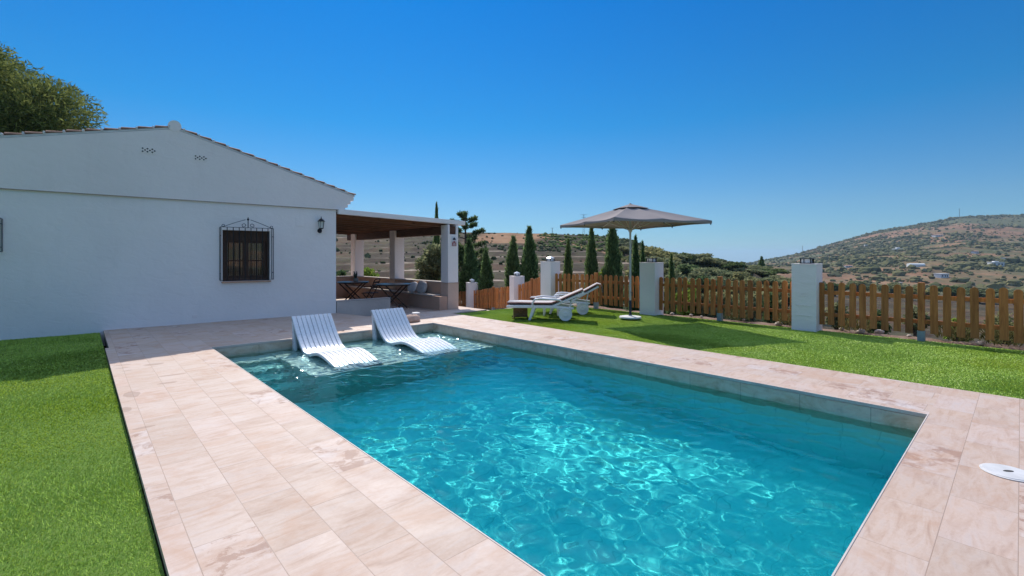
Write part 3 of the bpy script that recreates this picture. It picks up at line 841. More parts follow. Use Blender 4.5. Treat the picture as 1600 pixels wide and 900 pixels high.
def picket_mesh():
    w = 0.050; t = 0.011
    pts = [(-w, 0.10), (w, 0.10), (w, 0.875)] + [(w*cos(a), 0.875+0.042*sin(a)) for a in np.linspace(0, pi, 7)[1:-1]] + [(-w, 0.875)]
    m = MB(); m.prism(pts, -t, t, 'x')
    o = m.build('picket', M_PICKET); me = o.data
    bpy.data.objects.remove(o); return me
PICK = picket_mesh()
def fence_run(i, label):
    (xa, ya, za), (xb, yb, zb) = PILLARS[i], PILLARS[i+1]
    dx, dy = xb-xa, yb-ya; L = math.hypot(dx, dy); ang = math.atan2(dy, dx) - pi/2
    f = tag(empty('picket_fence', (xa, ya, za), ang), label, 'fence', 'wooden picket fence sections')
    sl_ = (zb-za)/L
    n = int(round((L-0.50)/0.163)); st = (L-0.50)/n
    for k in range(n+1):
        yy = 0.25 + k*st; zz = sl_*yy
        if k == n//2: continue
        o = link(bpy.data.objects.new('picket', PICK), f)
        o.location = (random.uniform(-0.003, 0.003), yy+random.uniform(-0.008, 0.008), zz+random.uniform(-0.012, 0.012))
        o.rotation_euler = (random.uniform(-0.012, 0.012), random.uniform(-0.01, 0.01), random.uniform(-0.05, 0.05))
    yy = 0.25+(n//2)*st; zz = sl_*yy
    r = MB(); r.cbox(0, yy, zz+0.56, 0.09, 0.09, 0.82); r.build('post', M_PICKET, f, bevel=0.008)
    r = MB(); r.box(-0.05, 0.05, yy-0.05, yy+0.05, zz-0.10, zz+0.149); r.build('post_shoe', M_SHOE, f)
    for h in (0.30, 0.72):
        r = MB(); a, b_ = 0.214, L-0.214
        r.add([(0.0125, a, sl_*a+h-0.035), (0.045, a, sl_*a+h-0.035), (0.045, b_, sl_*b_+h-0.035), (0.0125, b_, sl_*b_+h-0.035),
               (0.0125, a, sl_*a+h+0.035), (0.045, a, sl_*a+h+0.035), (0.045, b_, sl_*b_+h+0.035), (0.0125, b_, sl_*b_+h+0.035)],
              [(0,3,2,1),(4,5,6,7),(0,1,5,4),(1,2,6,5),(2,3,7,6),(3,0,4,7)])
        r.build('rail', M_PICKET, f)
FL = ['brown picket fence section at the right edge, right of the largest white pillar',
      'brown picket fence section between the largest white pillar and the pillar by the parasol',
      'brown picket fence section behind the parasol pole and loungers',
      'orange picket fence section going downhill behind the lounger foot',
      'orange picket fence section between the two lowest pillars by the porch',
      'short glimpse of orange picket fence between the porch and the lowest pillar']
for i in range(6): fence_run(i, FL[i])

# ------------------------------------------------------------------ parasol
def mat_fabric(name, col, weave=420):
    m = NM(name); p = m.coord('Object')
    big = m.noise(p, 1.6, 4, 0.55)
    c = m.ramp(big, [(0.3, tuple(k*0.93 for k in col)), (0.7, tuple(k*1.05 for k in col))])
    d = m.n('ShaderNodeBsdfDiffuse'); tr = m.n('ShaderNodeBsdfTranslucent'); mx = m.n('ShaderNodeMixShader')
    b = m.bump(m.noise(p, 5, 4, 0.6), 0.25, 0.02)
    m.l(c, d.inputs['Color']); m.l(c, tr.inputs['Color']); m.l(b, d.inputs['Normal'])
    mx.inputs[0].default_value = 0.16
    m.l(d.outputs[0], mx.inputs[1]); m.l(tr.outputs[0], mx.inputs[2]); m.l(mx.outputs[0], m.out.inputs['Surface'])
    return m.m
M_CANOPY = mat_fabric('taupe_canvas', (0.36, 0.32, 0.30))
M_ALU = plain('silver_grey_tube', (0.55, 0.55, 0.54), 0.35, 0.3, var=0.08)
M_DKTUBE = plain('dark_grey_tube', (0.03, 0.035, 0.045), 0.45, 0.2)
M_BASE = plain('pale_concrete_base', (0.62, 0.62, 0.60), 0.7, var=0.1)
cx_, cy_ = 9.33, 6.10
par = tag(empty('parasol', (cx_, cy_, 0)), 'large square taupe parasol on a grey pole with round pale base, on the right lawn', 'parasol')
C4 = [Vector(c)-Vector((cx_, cy_, 0)) for c in ((8.73, 7.72, 2.175), (10.9, 6.8, 2.175), (9.93, 4.47, 2.165), (7.78, 5.47, 2.17))]
ap = Vector((0, 0, 2.60))
V = []; Fq = []
nr = 12; ns = 12
for s_ in range(4):
    a, b_ = C4[s_], C4[(s_+1) % 4]
    for i in range(nr+1):
        u = i/nr
        for j in range(ns+1):
            t_ = j/ns
            e = a.lerp(b_, t_)
            # sag between ribs (corner and mid ribs) and pulled-in hem
            sg_ = abs(sin(2*pi*t_))
            p_ = ap.lerp(e, u)
            inw = 0.05*sg_*u**3
            p_ = Vector((p_.x*(1-inw), p_.y*(1-inw), p_.z - 0.035*sg_*sin(pi*u*0.9) + 0.015*u*u*(1-sg_)))
            V.append(p_)
base = lambda s_, i, j: s_*(nr+1)*(ns+1)+i*(ns+1)+j
for s_ in range(4):
    for i in range(nr):
        for j in range(ns): Fq.append((base(s_, i, j), base(s_, i+1, j), base(s_, i+1, j+1), base(s_, i, j+1)))
can = np_obj('canopy', V, Fq, M_CANOPY, par, True)
bmx = bmesh.new(); bmx.from_mesh(can.data); bmesh.ops.remove_doubles(bmx, verts=bmx.verts, dist=1e-4); bmesh.ops.recalc_face_normals(bmx, faces=bmx.faces)
bmx.to_mesh(can.data); bmx.free()
can.data.set_sharp_from_angle(angle=radians(16))
so = can.modifiers.new('thickness', 'SOLIDIFY'); so.thickness = 0.006; so.offset = 0
hem = MB()
for s_ in range(4):
    a, b_ = C4[s_], C4[(s_+1) % 4]
    top = []
    for j in range(17):
        t_ = j/16; e = a.lerp(b_, t_); sg_ = abs(sin(2*pi*t_)); e = Vector((e.x*(1-0.05*sg_), e.y*(1-0.05*sg_), e.z+0.010-0.012*sg_)); top.append(e)
    hem.add([tuple(p_) for p_ in top]+[(p_.x, p_.y, p_.z-0.055+0.02*abs(sin(2*pi*j/16))) for j, p_ in enumerate(top)], [(j, j+1, j+18, j+17) for j in range(16)])
h_ = hem.build('valance', M_CANOPY, can); so = h_.modifiers.new('thickness', 'SOLIDIFY'); so.thickness = 0.005
vc = MB(); cs = [Vector((c.x, c.y, 0))*0.235 for c in C4]
vv = [(c.x, c.y, 2.512) for c in cs]
mid = [((vv[k][0]+vv[(k+1) % 4][0])/2*1.02, (vv[k][1]+vv[(k+1) % 4][1])/2*1.02, 2.525) for k in range(4)]
vc.add(vv+mid+[(0, 0, 2.625)], [(k, 4+k, 8) for k in range(4)]+[(4+k, (k+1) % 4, 8) for k in range(4)])
v_ = vc.build('vent_cap', M_CANOPY, par); so = v_.modifiers.new('thickness', 'SOLIDIFY'); so.thickness = 0.008
fin = MB(); fin.lathe([(0.03, 2.618), (0.03, 2.632), (0.012, 2.645)], 12); fin.build('finial', M_DKTUBE, par)
r = MB(); r.tube([(0, 0, 0.38), (0, 0, 2.62)], 0.024, 16); r.build('pole', M_ALU, par, True)
r = MB(); r.lathe([(0.031, 0.055), (0.031, 0.40), (0.027, 0.41)], 16); r.build('base_tube', M_DKTUBE, par, True)
r = MB(); r.lathe([(0.24, 0.0), (0.25, 0.015), (0.24, 0.04), (0.05, 0.05), (0.04, 0.07)], 32); r.build('base', M_BASE, par, True)
r = MB(); r.lathe([(0.034, 1.98), (0.045, 2.0), (0.045, 2.06), (0.03, 2.08)], 14); r.build('hub', M_ALU, par, True)
r = MB(); r.tube([(-0.02, -0.03, 0.60), (-0.05, -0.08, 0.60), (-0.05, -0.08, 0.52)], 0.010, 6); r.build('crank', M_DKTUBE, par)
for k in range(8):
    e = C4[k//2].copy() if k % 2 == 0 else (C4[k//2]+C4[(k//2+1) % 4])/2
    s0 = ap*0.985
    end = Vector((e.x*0.985, e.y*0.985, e.z-0.02))
    r = MB(); r.tube([s0, end], 0.009, 6)
    rb = r.build('rib', M_ALU, par)
    m_ = s0.lerp(end, 0.50)
    r = MB(); r.tube([(e.x*0.03, e.y*0.03, 2.03), (m_.x, m_.y, m_.z-0.012)], 0.0085, 6); r.build('strut', M_ALU, rb)
    r = MB(); r.lathe([(0.012, -0.05), (0.016, 0.0)], 8, T(end.x, end.y, end.z)); r.build('rib_tip', M_DKTUBE, rb)

# ------------------------------------------------------------------ sun loungers on the lawn
M_RESIN = plain('white_resin', (0.70, 0.70, 0.70), 0.4, var=0.06, scale=4)
def mat_stripe():
    m = NM('striped_cushion'); o = m.coord('Object')
    sep = m.n('ShaderNodeSeparateXYZ'); m.l(o, sep.inputs[0])
    y = m.math('ABSOLUTE', sep.outputs['Y'])
    def band(a, b): return m.math('MULTIPLY', m.math('GREATER_THAN', y, a), m.math('LESS_THAN', y, b))
    n = m.noise(o, 12, 4)
    c = m.ramp(n, [(0.3, (0.62, 0.57, 0.53)), (0.7, (0.72, 0.68, 0.65))])
    c = m.mix(band(0.085, 0.105), c, (0.05, 0.035, 0.05)); c = m.mix(band(0.165, 0.205), c, (0.05, 0.035, 0.05))
    c = m.mix(band(0.235, 0.3), c, (0.17, 0.09, 0.08))
    m.principled(c, 0.95, 0, m.bump(m.noise(o, 160, 2), 0.3, 0.004), 0.2)
    return m.m
M_STRIPE = mat_stripe()
def sun_lounger(loc, rz, label, tilt, flap):
    L = tag(empty('sun_lounger', loc, rz), label, 'sun lounger', 'white wheeled loungers on the lawn')
    hx, hz = 1.02, 0.315
    for s_ in (-1, 1):
        r = MB(); r.prism([(0.0, 0.315), (0.03, 0.335), (1.15, 0.335), (1.52, 0.30), (1.52, 0.26), (1.1, 0.275), (0.03, 0.275), (0.0, 0.29)], s_*0.31-0.022, s_*0.31+0.022); r.build('side_rail', M_RESIN, L, bevel=0.008)
        r = MB(); r.prism([(0.50, 0.0), (0.56, 0.0), (0.67, 0.29), (0.59, 0.29)], s_*0.31-0.026, s_*0.31+0.026); r.build('front_leg', M_RESIN, L, bevel=0.008)
        r = MB(); r.prism([(1.27, 0.13), (1.40, 0.13), (1.50, 0.30), (1.44, 0.30), (1.345, 0.19), (1.22, 0.30), (1.16, 0.30)], s_*0.30-0.022, s_*0.30+0.022); r.build('rear_leg', M_RESIN, L, bevel=0.006)
        wh = MB(); wh.lathe([(0.02, -0.028), (0.05, -0.03), (0.055, -0.018), (0.125, -0.018), (0.13, -0.028), (0.148, -0.026), (0.150, 0.0), (0.148, 0.026), (0.13, 0.028), (0.125, 0.018), (0.055, 0.018), (0.05, 0.03), (0.02, 0.028)], 28, T(1.335, s_*0.345, 0.15) @ RX(pi/2)); wh.build('wheel', M_RESIN, L, True)
        a = MB(); a.tube([(0.60, s_*0.33, 0.30), (0.60, s_*0.335, 0.40), (0.66, s_*0.335, 0.475), (0.78, s_*0.335, 0.49), (1.20, s_*0.335, 0.465), (1.24, s_*0.33, 0.43)], 0.022, 8); a.build('armrest', M_RESIN, L, True)
    r = MB()
    for k in range(12): r.cbox(0.06+k*0.085, 0, 0.322, 0.068, 0.576, 0.02)
    r.build('seat_slats', M_RESIN, L)
    ct, st_ = cos(tilt), sin(tilt)
    B = T(hx, 0, hz) @ RY(-tilt)
    r = MB()
    for k in range(9): r.cbox(0.06+k*0.082, 0, 0.0, 0.066, 0.56, 0.02, B)
    for s_ in (-1, 1): r.box(0, 0.80, s_*0.285-0.02, s_*0.285+0.02, -0.03, 0.012, B)
    r.build('backrest', M_RESIN, L, bevel=0.004)
    r = MB(); r.tube([B @ Vector((0.5, -0.25, -0.03)), (1.42, -0.25, 0.25), (1.42, 0.25, 0.25), B @ Vector((0.5, 0.25, -0.03))], 0.013, 6); r.build('backrest_prop', M_RESIN, L)
    # cushion follows the seat, the hinge and the back
    path = [(0.01, 0.375), (0.3, 0.383), (0.6, 0.378), (0.92, 0.378), (1.02, 0.383)]
    for q in (0.12, 0.3, 0.5, 0.68, 0.80):
        v_ = B @ Vector((q, 0, 0.055)); path.append((v_.x, v_.z))
    if flap:
        v_ = B @ Vector((0.86, 0, 0.03)); path.append((v_.x+0.02, v_.z-0.02)); path.append((v_.x+0.06, v_.z-0.13)); path.append((v_.x+0.075, v_.z-0.22))
    ny_ = 16; V = []; n = len(path)
    for i, (px_, pz_) in enumerate(path):
        a = Vector(path[max(i-1, 0)]); b_ = Vector(path[min(i+1, n-1)]); t_ = (b_-a).normalized(); nn = Vector((-t_.y, t_.x))
        if nn.y < 0 and i < n-3: nn = -nn
        for sd in (1, -1):
            for j in range(ny_+1):
                y_ = -0.275+0.55*j/ny_; ed = 1-0.55*(abs(y_)/0.275)**6
                th_ = 0.026*ed*sd*(0.55 if (flap and i >= n-3) else 1)
                V.append((px_+nn.x*th_, y_, pz_+nn.y*th_))
    q = ny_+1; Fq = []
    for i in range(n-1):
        for sd in (0, 1):
            b0 = (2*i+sd)*q; b1 = (2*i+2+sd)*q
            for j in range(ny_):
                f_ = (b0+j, b1+j, b1+j+1, b0+j+1); Fq.append(f_ if sd else f_[::-1])
        for j in (0, ny_): Fq.append((2*i*q+j, (2*i+1)*q+j, (2*i+3)*q+j, (2*i+2)*q+j))
    for i in (0, n-1):
        for j in range(ny_): Fq.append(((2*i)*q+j, (2*i)*q+j+1, (2*i+1)*q+j+1, (2*i+1)*q+j))
    np_obj('cushion', V, Fq, M_STRIPE, L, True)
    return L
LD = radians(-49.8)
sun_lounger((7.36, 8.12, -0.02), LD, 'nearer white wheeled sun lounger with striped cushion on the lawn beside the paving', radians(24), False)
sun_lounger((8.58, 8.60, -0.02), LD-radians(2), 'further white wheeled sun lounger whose striped cushion hangs over its raised head end', radians(29), True)
# white side table between them and a brown stool under the nearer lounger
M_TEAK = mat_wood('teak', (0.13, 0.065, 0.03), (0.27, 0.15, 0.075), 'X')
st = tag(empty('side_table', (8.55, 7.85, -0.02), LD), 'low white resin side table standing between the two sun loungers', 'table')
r = MB(); r.box(-0.22, 0.22, -0.20, 0.20, 0.40, 0.43); r.build('tabletop', M_RESIN, st, bevel=0.01)
for sx in (-1, 1):
    for sy in (-1, 1):
        r = MB(); r.prism([(sx*0.15, 0.0), (sx*0.19, 0.0), (sx*0.20, 0.399), (sx*0.13, 0.399)], sy*0.16-0.02, sy*0.16+0.02); r.build('leg', M_RESIN, st)
wb = tag(empty('wooden_stool', (7.62, 7.98, -0.02), LD+radians(10)), 'small brown wooden folding stool tucked under the nearer sun lounger', 'stool')
r = MB()
for k in range(5): r.cbox(0, -0.13+0.065*k, 0.262, 0.34, 0.056, 0.014)
r.build('seat', M_TEAK, wb)
r = MB(); r.box(-0.16, -0.145, -0.15, 0.15, 0.03, 0.254); r.box(0.145, 0.16, -0.15, 0.15, 0.03, 0.254); r.box(-0.144, 0.144, -0.15, -0.137, 0.03, 0.254); r.build('apron', M_TEAK, wb)
for s_ in (-1, 1):
    r = MB(); r.tube([(s_*0.15, -0.165, 0.25), (-s_*0.19, -0.165, 0.0)], 0.013, 6); r.build('leg', M_TEAK, wb)
    r = MB(); r.tube([(s_*0.15, 0.165, 0.25), (-s_*0.19, 0.165, 0.0)], 0.013, 6); r.build('leg', M_TEAK, wb)

# ------------------------------------------------------------------ curved loungers on the pool shelf
def mat_shellwhite():
    m = NM('white_moulded_plastic'); o = m.coord('Object')
    n = m.noise(o, 5, 5, 0.6); wet = m.noise(o, 26, 4, 0.6)
    c = m.ramp(n, [(0.3, (0.66, 0.67, 0.68)), (0.7, (0.74, 0.745, 0.75))])
    m.principled(c, m.ramp(wet, [(0.4, 0.22), (0.65, 0.42)]), 0, m.bump(wet, 0.12, 0.004), 0.5)
    return m.m
M_SHELL = mat_shellwhite()
def catmull(pts, n):
    pts = [Vector((*p, 0)) for p in pts]; out = []
    P_ = [pts[0]*2-pts[1]] + pts + [pts[-1]*2-pts[-2]]
    for i in range(1, len(P_)-2):
        for k in range(n):
            t = k/n; a, b_, c, d_ = P_[i-1:i+3]
            out.append(0.5*((2*b_)+(c-a)*t+(2*a-5*b_+4*c-d_)*t*t+(3*b_-a-3*c+d_)*t**3))
    out.append(pts[-1]); return [(p.x, p.y) for p in out]
PROF = catmull([(0.0, 0.385), (0.14, 0.24), (0.30, 0.07), (0.47, -0.075), (0.62, -0.138), (0.78, -0.142), (0.98, -0.10), (1.17, -0.068), (1.38, -0.075), (1.60, -0.112), (1.82, -0.162), (2.02, -0.232)], 4)
def pool_lounger(xc, yb, rz, label):
    L = tag(empty('pool_lounger', (xc, yb, 0), rz), label, 'pool lounger', 'white curved loungers on the pool shelf')
    W = 0.68; ns_ = 9; gap = 0.009; sw = (W-gap*(ns_-1))/ns_
    th = 0.03
    n = len(PROF)
    nor = []
    for i in range(n):
        a = Vector(PROF[max(i-1, 0)]); b_ = Vector(PROF[min(i+1, n-1)]); t_ = (b_-a).normalized(); nn = Vector((-t_.y, t_.x)); nor.append(nn if nn.y > 0 else -nn)
    for k in range(ns_):
        x0_ = -W/2+k*(sw+gap); x1_ = x0_+sw
        V = []; Fq = []
        for i, (py_, pz_) in enumerate(PROF):
            nn = nor[i]; lo = (py_-nn.x*th, pz_-nn.y*th); up = (py_, pz_); ch = 0.006; up2 = (py_-nn.x*ch, pz_-nn.y*ch)
            ring = [(x0_, lo), (x0_, up2), (x0_+ch, up), (x1_-ch, up), (x1_, up2), (x1_, lo)]
            V += [(x_, -q_[0], q_[1]) for x_, q_ in ring]
        for i in range(n-1):
            for j in range(6): Fq.append((i*6+j, i*6+(j+1) % 6, (i+1)*6+(j+1) % 6, (i+1)*6+j))
        V_ = V; o = np_obj('slat', V_, Fq, M_SHELL, L)
        me = o.data
        b2 = bmesh.new(); b2.from_mesh(me); b2.verts.ensure_lookup_table()
        for e in (0, (n-1)*6): b2.faces.new([b2.verts[e+j] for j in range(6)])
        bmesh.ops.recalc_face_normals(b2, faces=b2.faces); b2.to_mesh(me); b2.free()
    # continuous under-shell closing the grooves, rear leg panel, shelf feet
    V = []; Fq = []
    for i, (py_, pz_) in enumerate(PROF):
        nn = nor[i]
        for x_ in (-W/2+0.004, W/2-0.004):
            for d_ in (0.022, 0.045): V.append((x_, -(py_-nn.x*d_), pz_-nn.y*d_))
    for i in range(n-1):
        a = i*4; b_ = a+4
        Fq += [(a, b_, b_+2, a+2), (a+1, a+3, b_+3, b_+1), (a, a+1, b_+1, b_), (a+2, b_+2, b_+3, a+3)]
    np_obj('shell', V, Fq, M_SHELL, L)
    r = MB()
    for s_ in (-1, 1):
        xo = s_*(W/2-0.02)
        r.prism([(-0.002, 0.375), (-0.045, 0.335), (-0.21, -0.30), (-0.05, -0.30), (-0.015, 0.2), (0.0, 0.36)], xo-0.02, xo+0.02, 'x')
    r.box(-W/2+0.041, W/2-0.041, -0.052, -0.022, -0.28, 0.30)
    r.build('rear_leg_panel', M_SHELL, L, bevel=0.006)
    r = MB()
    for s_ in (-1, 1): r.box(s_*(W/2-0.05)-0.02, s_*(W/2-0.05)+0.02, -2.0, -1.86, -0.308, -0.19); r.box(s_*(W/2-0.05)-0.02, s_*(W/2-0.05)+0.02, -0.80, -0.62, -0.308, -0.185)
    r.build('foot', M_SHELL, L)
    for ob in L.children:
        try: ob.cycles.is_caustics_receiver = True
        except Exception: pass
    return L
pool_lounger(3.02, 8.50, 0.0, 'left white slatted pool lounger sitting in the shallow water')
pool_lounger(4.47, 8.48, 0.0, 'right white slatted pool lounger sitting in the shallow water nearest the far pool corner')
# tan rock and lidded grey pot at the far pool corner
M_ROCK = plain('tan_sandstone', (0.46, 0.31, 0.23), 0.9, var=0.2, scale=7, bump=0.02, bscale=14)
def rock(name, loc, sx, sy, sz, mat, label=None, cat=None, seed=0, group=None):
    bm_ = bmesh.new(); bmesh.ops.create_icosphere(bm_, subdivisions=3, radius=1.0)
    for v in bm_.verts:
        n_ = v.co.normalized()
        k = 1+0.16*float(vnoise(n_.x*2.1+seed*7.7, n_.y*2.1+n_.z*1.7+seed*3.1))+0.07*float(vnoise(n_.x*5+seed, n_.z*5+n_.y*4))
        v.co = Vector((n_.x*sx*k, n_.y*sy*k, n_.z*sz*k))
    me = bpy.data.meshes.new(name); bm_.to_mesh(me); bm_.free(); me.materials.append(mat)
    me.polygons.foreach_set('use_smooth', [True]*len(me.polygons))
    o = link(bpy.data.objects.new(name, me)); o.location = loc
    return tag(o, label, cat, group)
rock('boulder', (5.30, 8.95, 0.055), 0.19, 0.14, 0.10, M_ROCK, 'tan rounded stone on the paving behind the right pool lounger', 'stone', 4)
gp = tag(empty('garden_pot', (5.50, 9.12, 0)), 'small grey lidded pot next to the tan stone by the far pool corner', 'pot')
r = MB(); r.lathe([(0.065, 0.0), (0.085, 0.02), (0.09, 0.13), (0.08, 0.145)], 22); r.build('body', M_GREYW, gp, True)
r = MB(); r.lathe([(0.088, 0.1455), (0.088, 0.165), (0.07, 0.175), (0.01, 0.178)], 22); r.build('lid', M_BASE, gp, True)
# skimmer lid in the near paving
sk = tag(empty('skimmer_cover', (4.43, 0.055, 0.0)), 'round white plastic skimmer cover set in the paving at the right', 'drain cover')
M_PLAS = plain('off_white_plastic', (0.60, 0.575, 0.54), 0.4, var=0.14, scale=9)
r = MB(); r.lathe([(0.135, 0.0015), (0.135, 0.006), (0.127, 0.008)], 40); r.build('rim', M_PLAS, sk, True)
r = MB(); r.lathe([(0.123, 0.0082), (0.121, 0.011), (0.06, 0.013), (0.01, 0.0135)], 40); r.build('lid', M_PLAS, sk, True)
r = MB(); r.prism([(0.032*cos(a), 0.013*sin(a)) for a in np.linspace(0, 2*pi, 14)[:-1]], 0.0136, 0.0146, 'z', RZ(radians(-45))); r.build('finger_hole', M_DARK, sk)
lv = MB(); lv.prism([(0.03*cos(a), 0.018*sin(a)) for a in np.linspace(0, 2*pi, 10)[:-1]], 0.0012, 0.006, 'z', RZ(0.5))
tag(lv.build('dry_leaf', plain('dry_leaf_brown', (0.10, 0.05, 0.03), 0.9)), 'single dry brown leaf on the coping between the two pool loungers', 'leaf').location = (3.68, 8.72, 0)
HAZE = 0.00011
# ------------------------------------------------------------------ terrain
CA, SA = cos(YAW), sin(YAW)
def cam2w(x, d): return x*CA + d*SA, -x*SA + d*CA
def w2cam(X, Y): return X*CA - Y*SA, X*SA + Y*CA
def interp(x, pts):
    return np.interp(x, [p[0] for p in pts], [p[1] for p in pts])
FOC = 733.0
# skyline tangents against bearing (bearing kept as 800 + 733*tan(angle))
LEFT = [(-3000, 372), (200, 370), (540, 366), (640, 364), (740, 363), (850, 365), (950, 369), (985, 376), (1020, 391), (1060, 399), (1120, 406), (1160, 414), (1190, 430), (1240, 455), (1330, 520)]
RIGHT = [(1000, 470), (1100, 428), (1150, 415), (1190, 407), (1240, 398), (1300, 381), (1370, 362), (1440, 350), (1500, 339), (1550, 337), (1600, 336), (1800, 330), (2600, 345), (6000, 380)]
def fence_x(Y):
    return interp(Y, [(-40, FX), (9.7, FX), (12.6, 11.86), (16.4, 12.72), (20, 13.3), (40, 15)])
def plateau_z(X, Y):
    z = interp(Y, [(9.9, -0.33), (12.6, -0.66), (16.4, -1.08), (20, -1.45), (60, -5)])
    w = smooth01((X-8.6)/0.5)
    return -0.33*(1-w) + z*w - 0.12*np.clip(Y-20, 0, 60)*(1-w)
def terrain_z(X, Y, marks=False):
    X = np.asarray(X, float); Y = np.asarray(Y, float)
    x, d = w2cam(X, Y)
    ds = np.where(d > 1, d, 1.0)
    px = np.where(d > 1, 800+FOC*np.clip(x/ds, -5, 5), np.where(x > 0, 4465, -2865))
    r = np.hypot(x, d); dd = np.where(d > 1, d, r)
    e = np.maximum(X-fence_x(Y)-0.55, (Y-22)*0.8)
    e = np.maximum(e, -X-26)
    rough = fbm(X*0.11, Y*0.11, 4)
    zf = interp(e, [(0, 0), (1.0, -0.10), (4, -1.2), (12, -4.2), (22, -6.8), (45, -8.2), (100, -8.4), (200, -13), (420, -20), (900, -40), (3000, -120), (9000, -160)]) + rough*np.clip(e/12, 0, 1)*0.7
    pz = plateau_z(X, Y)
    near = np.where(e <= 0, pz, np.where(e < 12, pz*(1-e/12), 0) + zf)
    # left terraced hill
    DL = interp(px, [(-3000, 150), (940, 150), (1060, 125), (1160, 108), (1330, 100)])
    zt = 1.4 + (402-interp(px, LEFT))*DL/FOC
    q = np.clip((dd-42)/(DL-42), 0, 1)
    zl = -8.6 + (zt+8.6)*(q**0.92)
    n1 = fbm(X*0.03, Y*0.03, 3)
    zl = zl + n1*1.3*np.sin(pi*q)
    stp = 1.2; ph = zl/stp + 0.7*fbm(X*0.022+5, Y*0.022, 3); fl = np.floor(ph); fr = ph-fl
    ter = (fl + smooth01((fr-0.22)/0.78))*stp
    amt = np.where(q < 0.98, 1.0, 0.0)*smooth01((1010-px)/60)*smooth01(0.9+1.6*fbm(X*0.025+3, Y*0.025+8, 3))
    zl = zl + (ter-ph*stp)*amt + 0.12*fbm(X*0.5, Y*0.5, 3)*smooth01((dd-42)/10)
    zl = np.where(dd > DL, zt - (dd-DL)*0.10, zl)
    zl = np.where(dd < 42, -50, zl)
    # far right hill
    DR = 1300.0
    zt2 = 1.4 + (402-interp(px, RIGHT))*DR/FOC
    q2 = np.clip((dd-330)/(DR-330), 0, 1)
    zr_ = -19 + (zt2+19)*(0.62*q2+0.38*q2**2)
    fold = fbm(x*0.0042+3.1, dd*0.0030, 5)
    gul = np.abs(fbm(x*0.009+dd*0.003, dd*0.0022, 4))
    zr_ = zr_ + (fold*15 - gul*16 + 4)*np.sin(pi*np.clip(q2, 0, 1))**0.8
    zr_ = zr_ + 1.6*fbm(X*0.02, Y*0.02, 4)
    zr_ = np.where(dd > DR, zt2 - (dd-DR)*0.12, zr_)
    zr_ = np.where(dd < 330, -400, zr_)
    z = np.maximum(np.maximum(near, zl), zr_)
    if marks:
        on = (zl >= z-1e-6) & (dd <= DL)
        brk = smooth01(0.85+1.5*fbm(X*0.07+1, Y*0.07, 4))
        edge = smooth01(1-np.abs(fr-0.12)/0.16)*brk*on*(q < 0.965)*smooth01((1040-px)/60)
        tq = np.abs(q-(0.93-(px-825)*0.0021))
        track = smooth01(1.4-tq/0.018)*(px > 815)*(px < 990)*on
        patch = smooth01(0.9+2.4*fbm(X*0.05+7, Y*0.05+2, 3)-np.hypot((px-790)/75, (q-0.90)/0.12))*on
        return z, edge, np.maximum(track*0.9, patch*0.8)
    return z
def hit(px, py, d0=14.0, d1=3000.0):
    """where the sight line at a bearing and height meets the terrain"""
    ds = np.geomspace(d0, d1, 4000)
    X, Y = cam2w((px-800)/FOC*ds, ds)
    z = H_CAM - (py-402)*ds/FOC
    below = np.nonzero(terrain_z(X, Y) >= z)[0]
    i = below[0] if len(below) else len(ds)-1
    return float(X[i]), float(Y[i]), float(terrain_z(X[i], Y[i])), float(ds[i])
def at_depth(px, d):
    X, Y = cam2w((px-800)/FOC*d, d); return X, Y, float(terrain_z(X, Y))

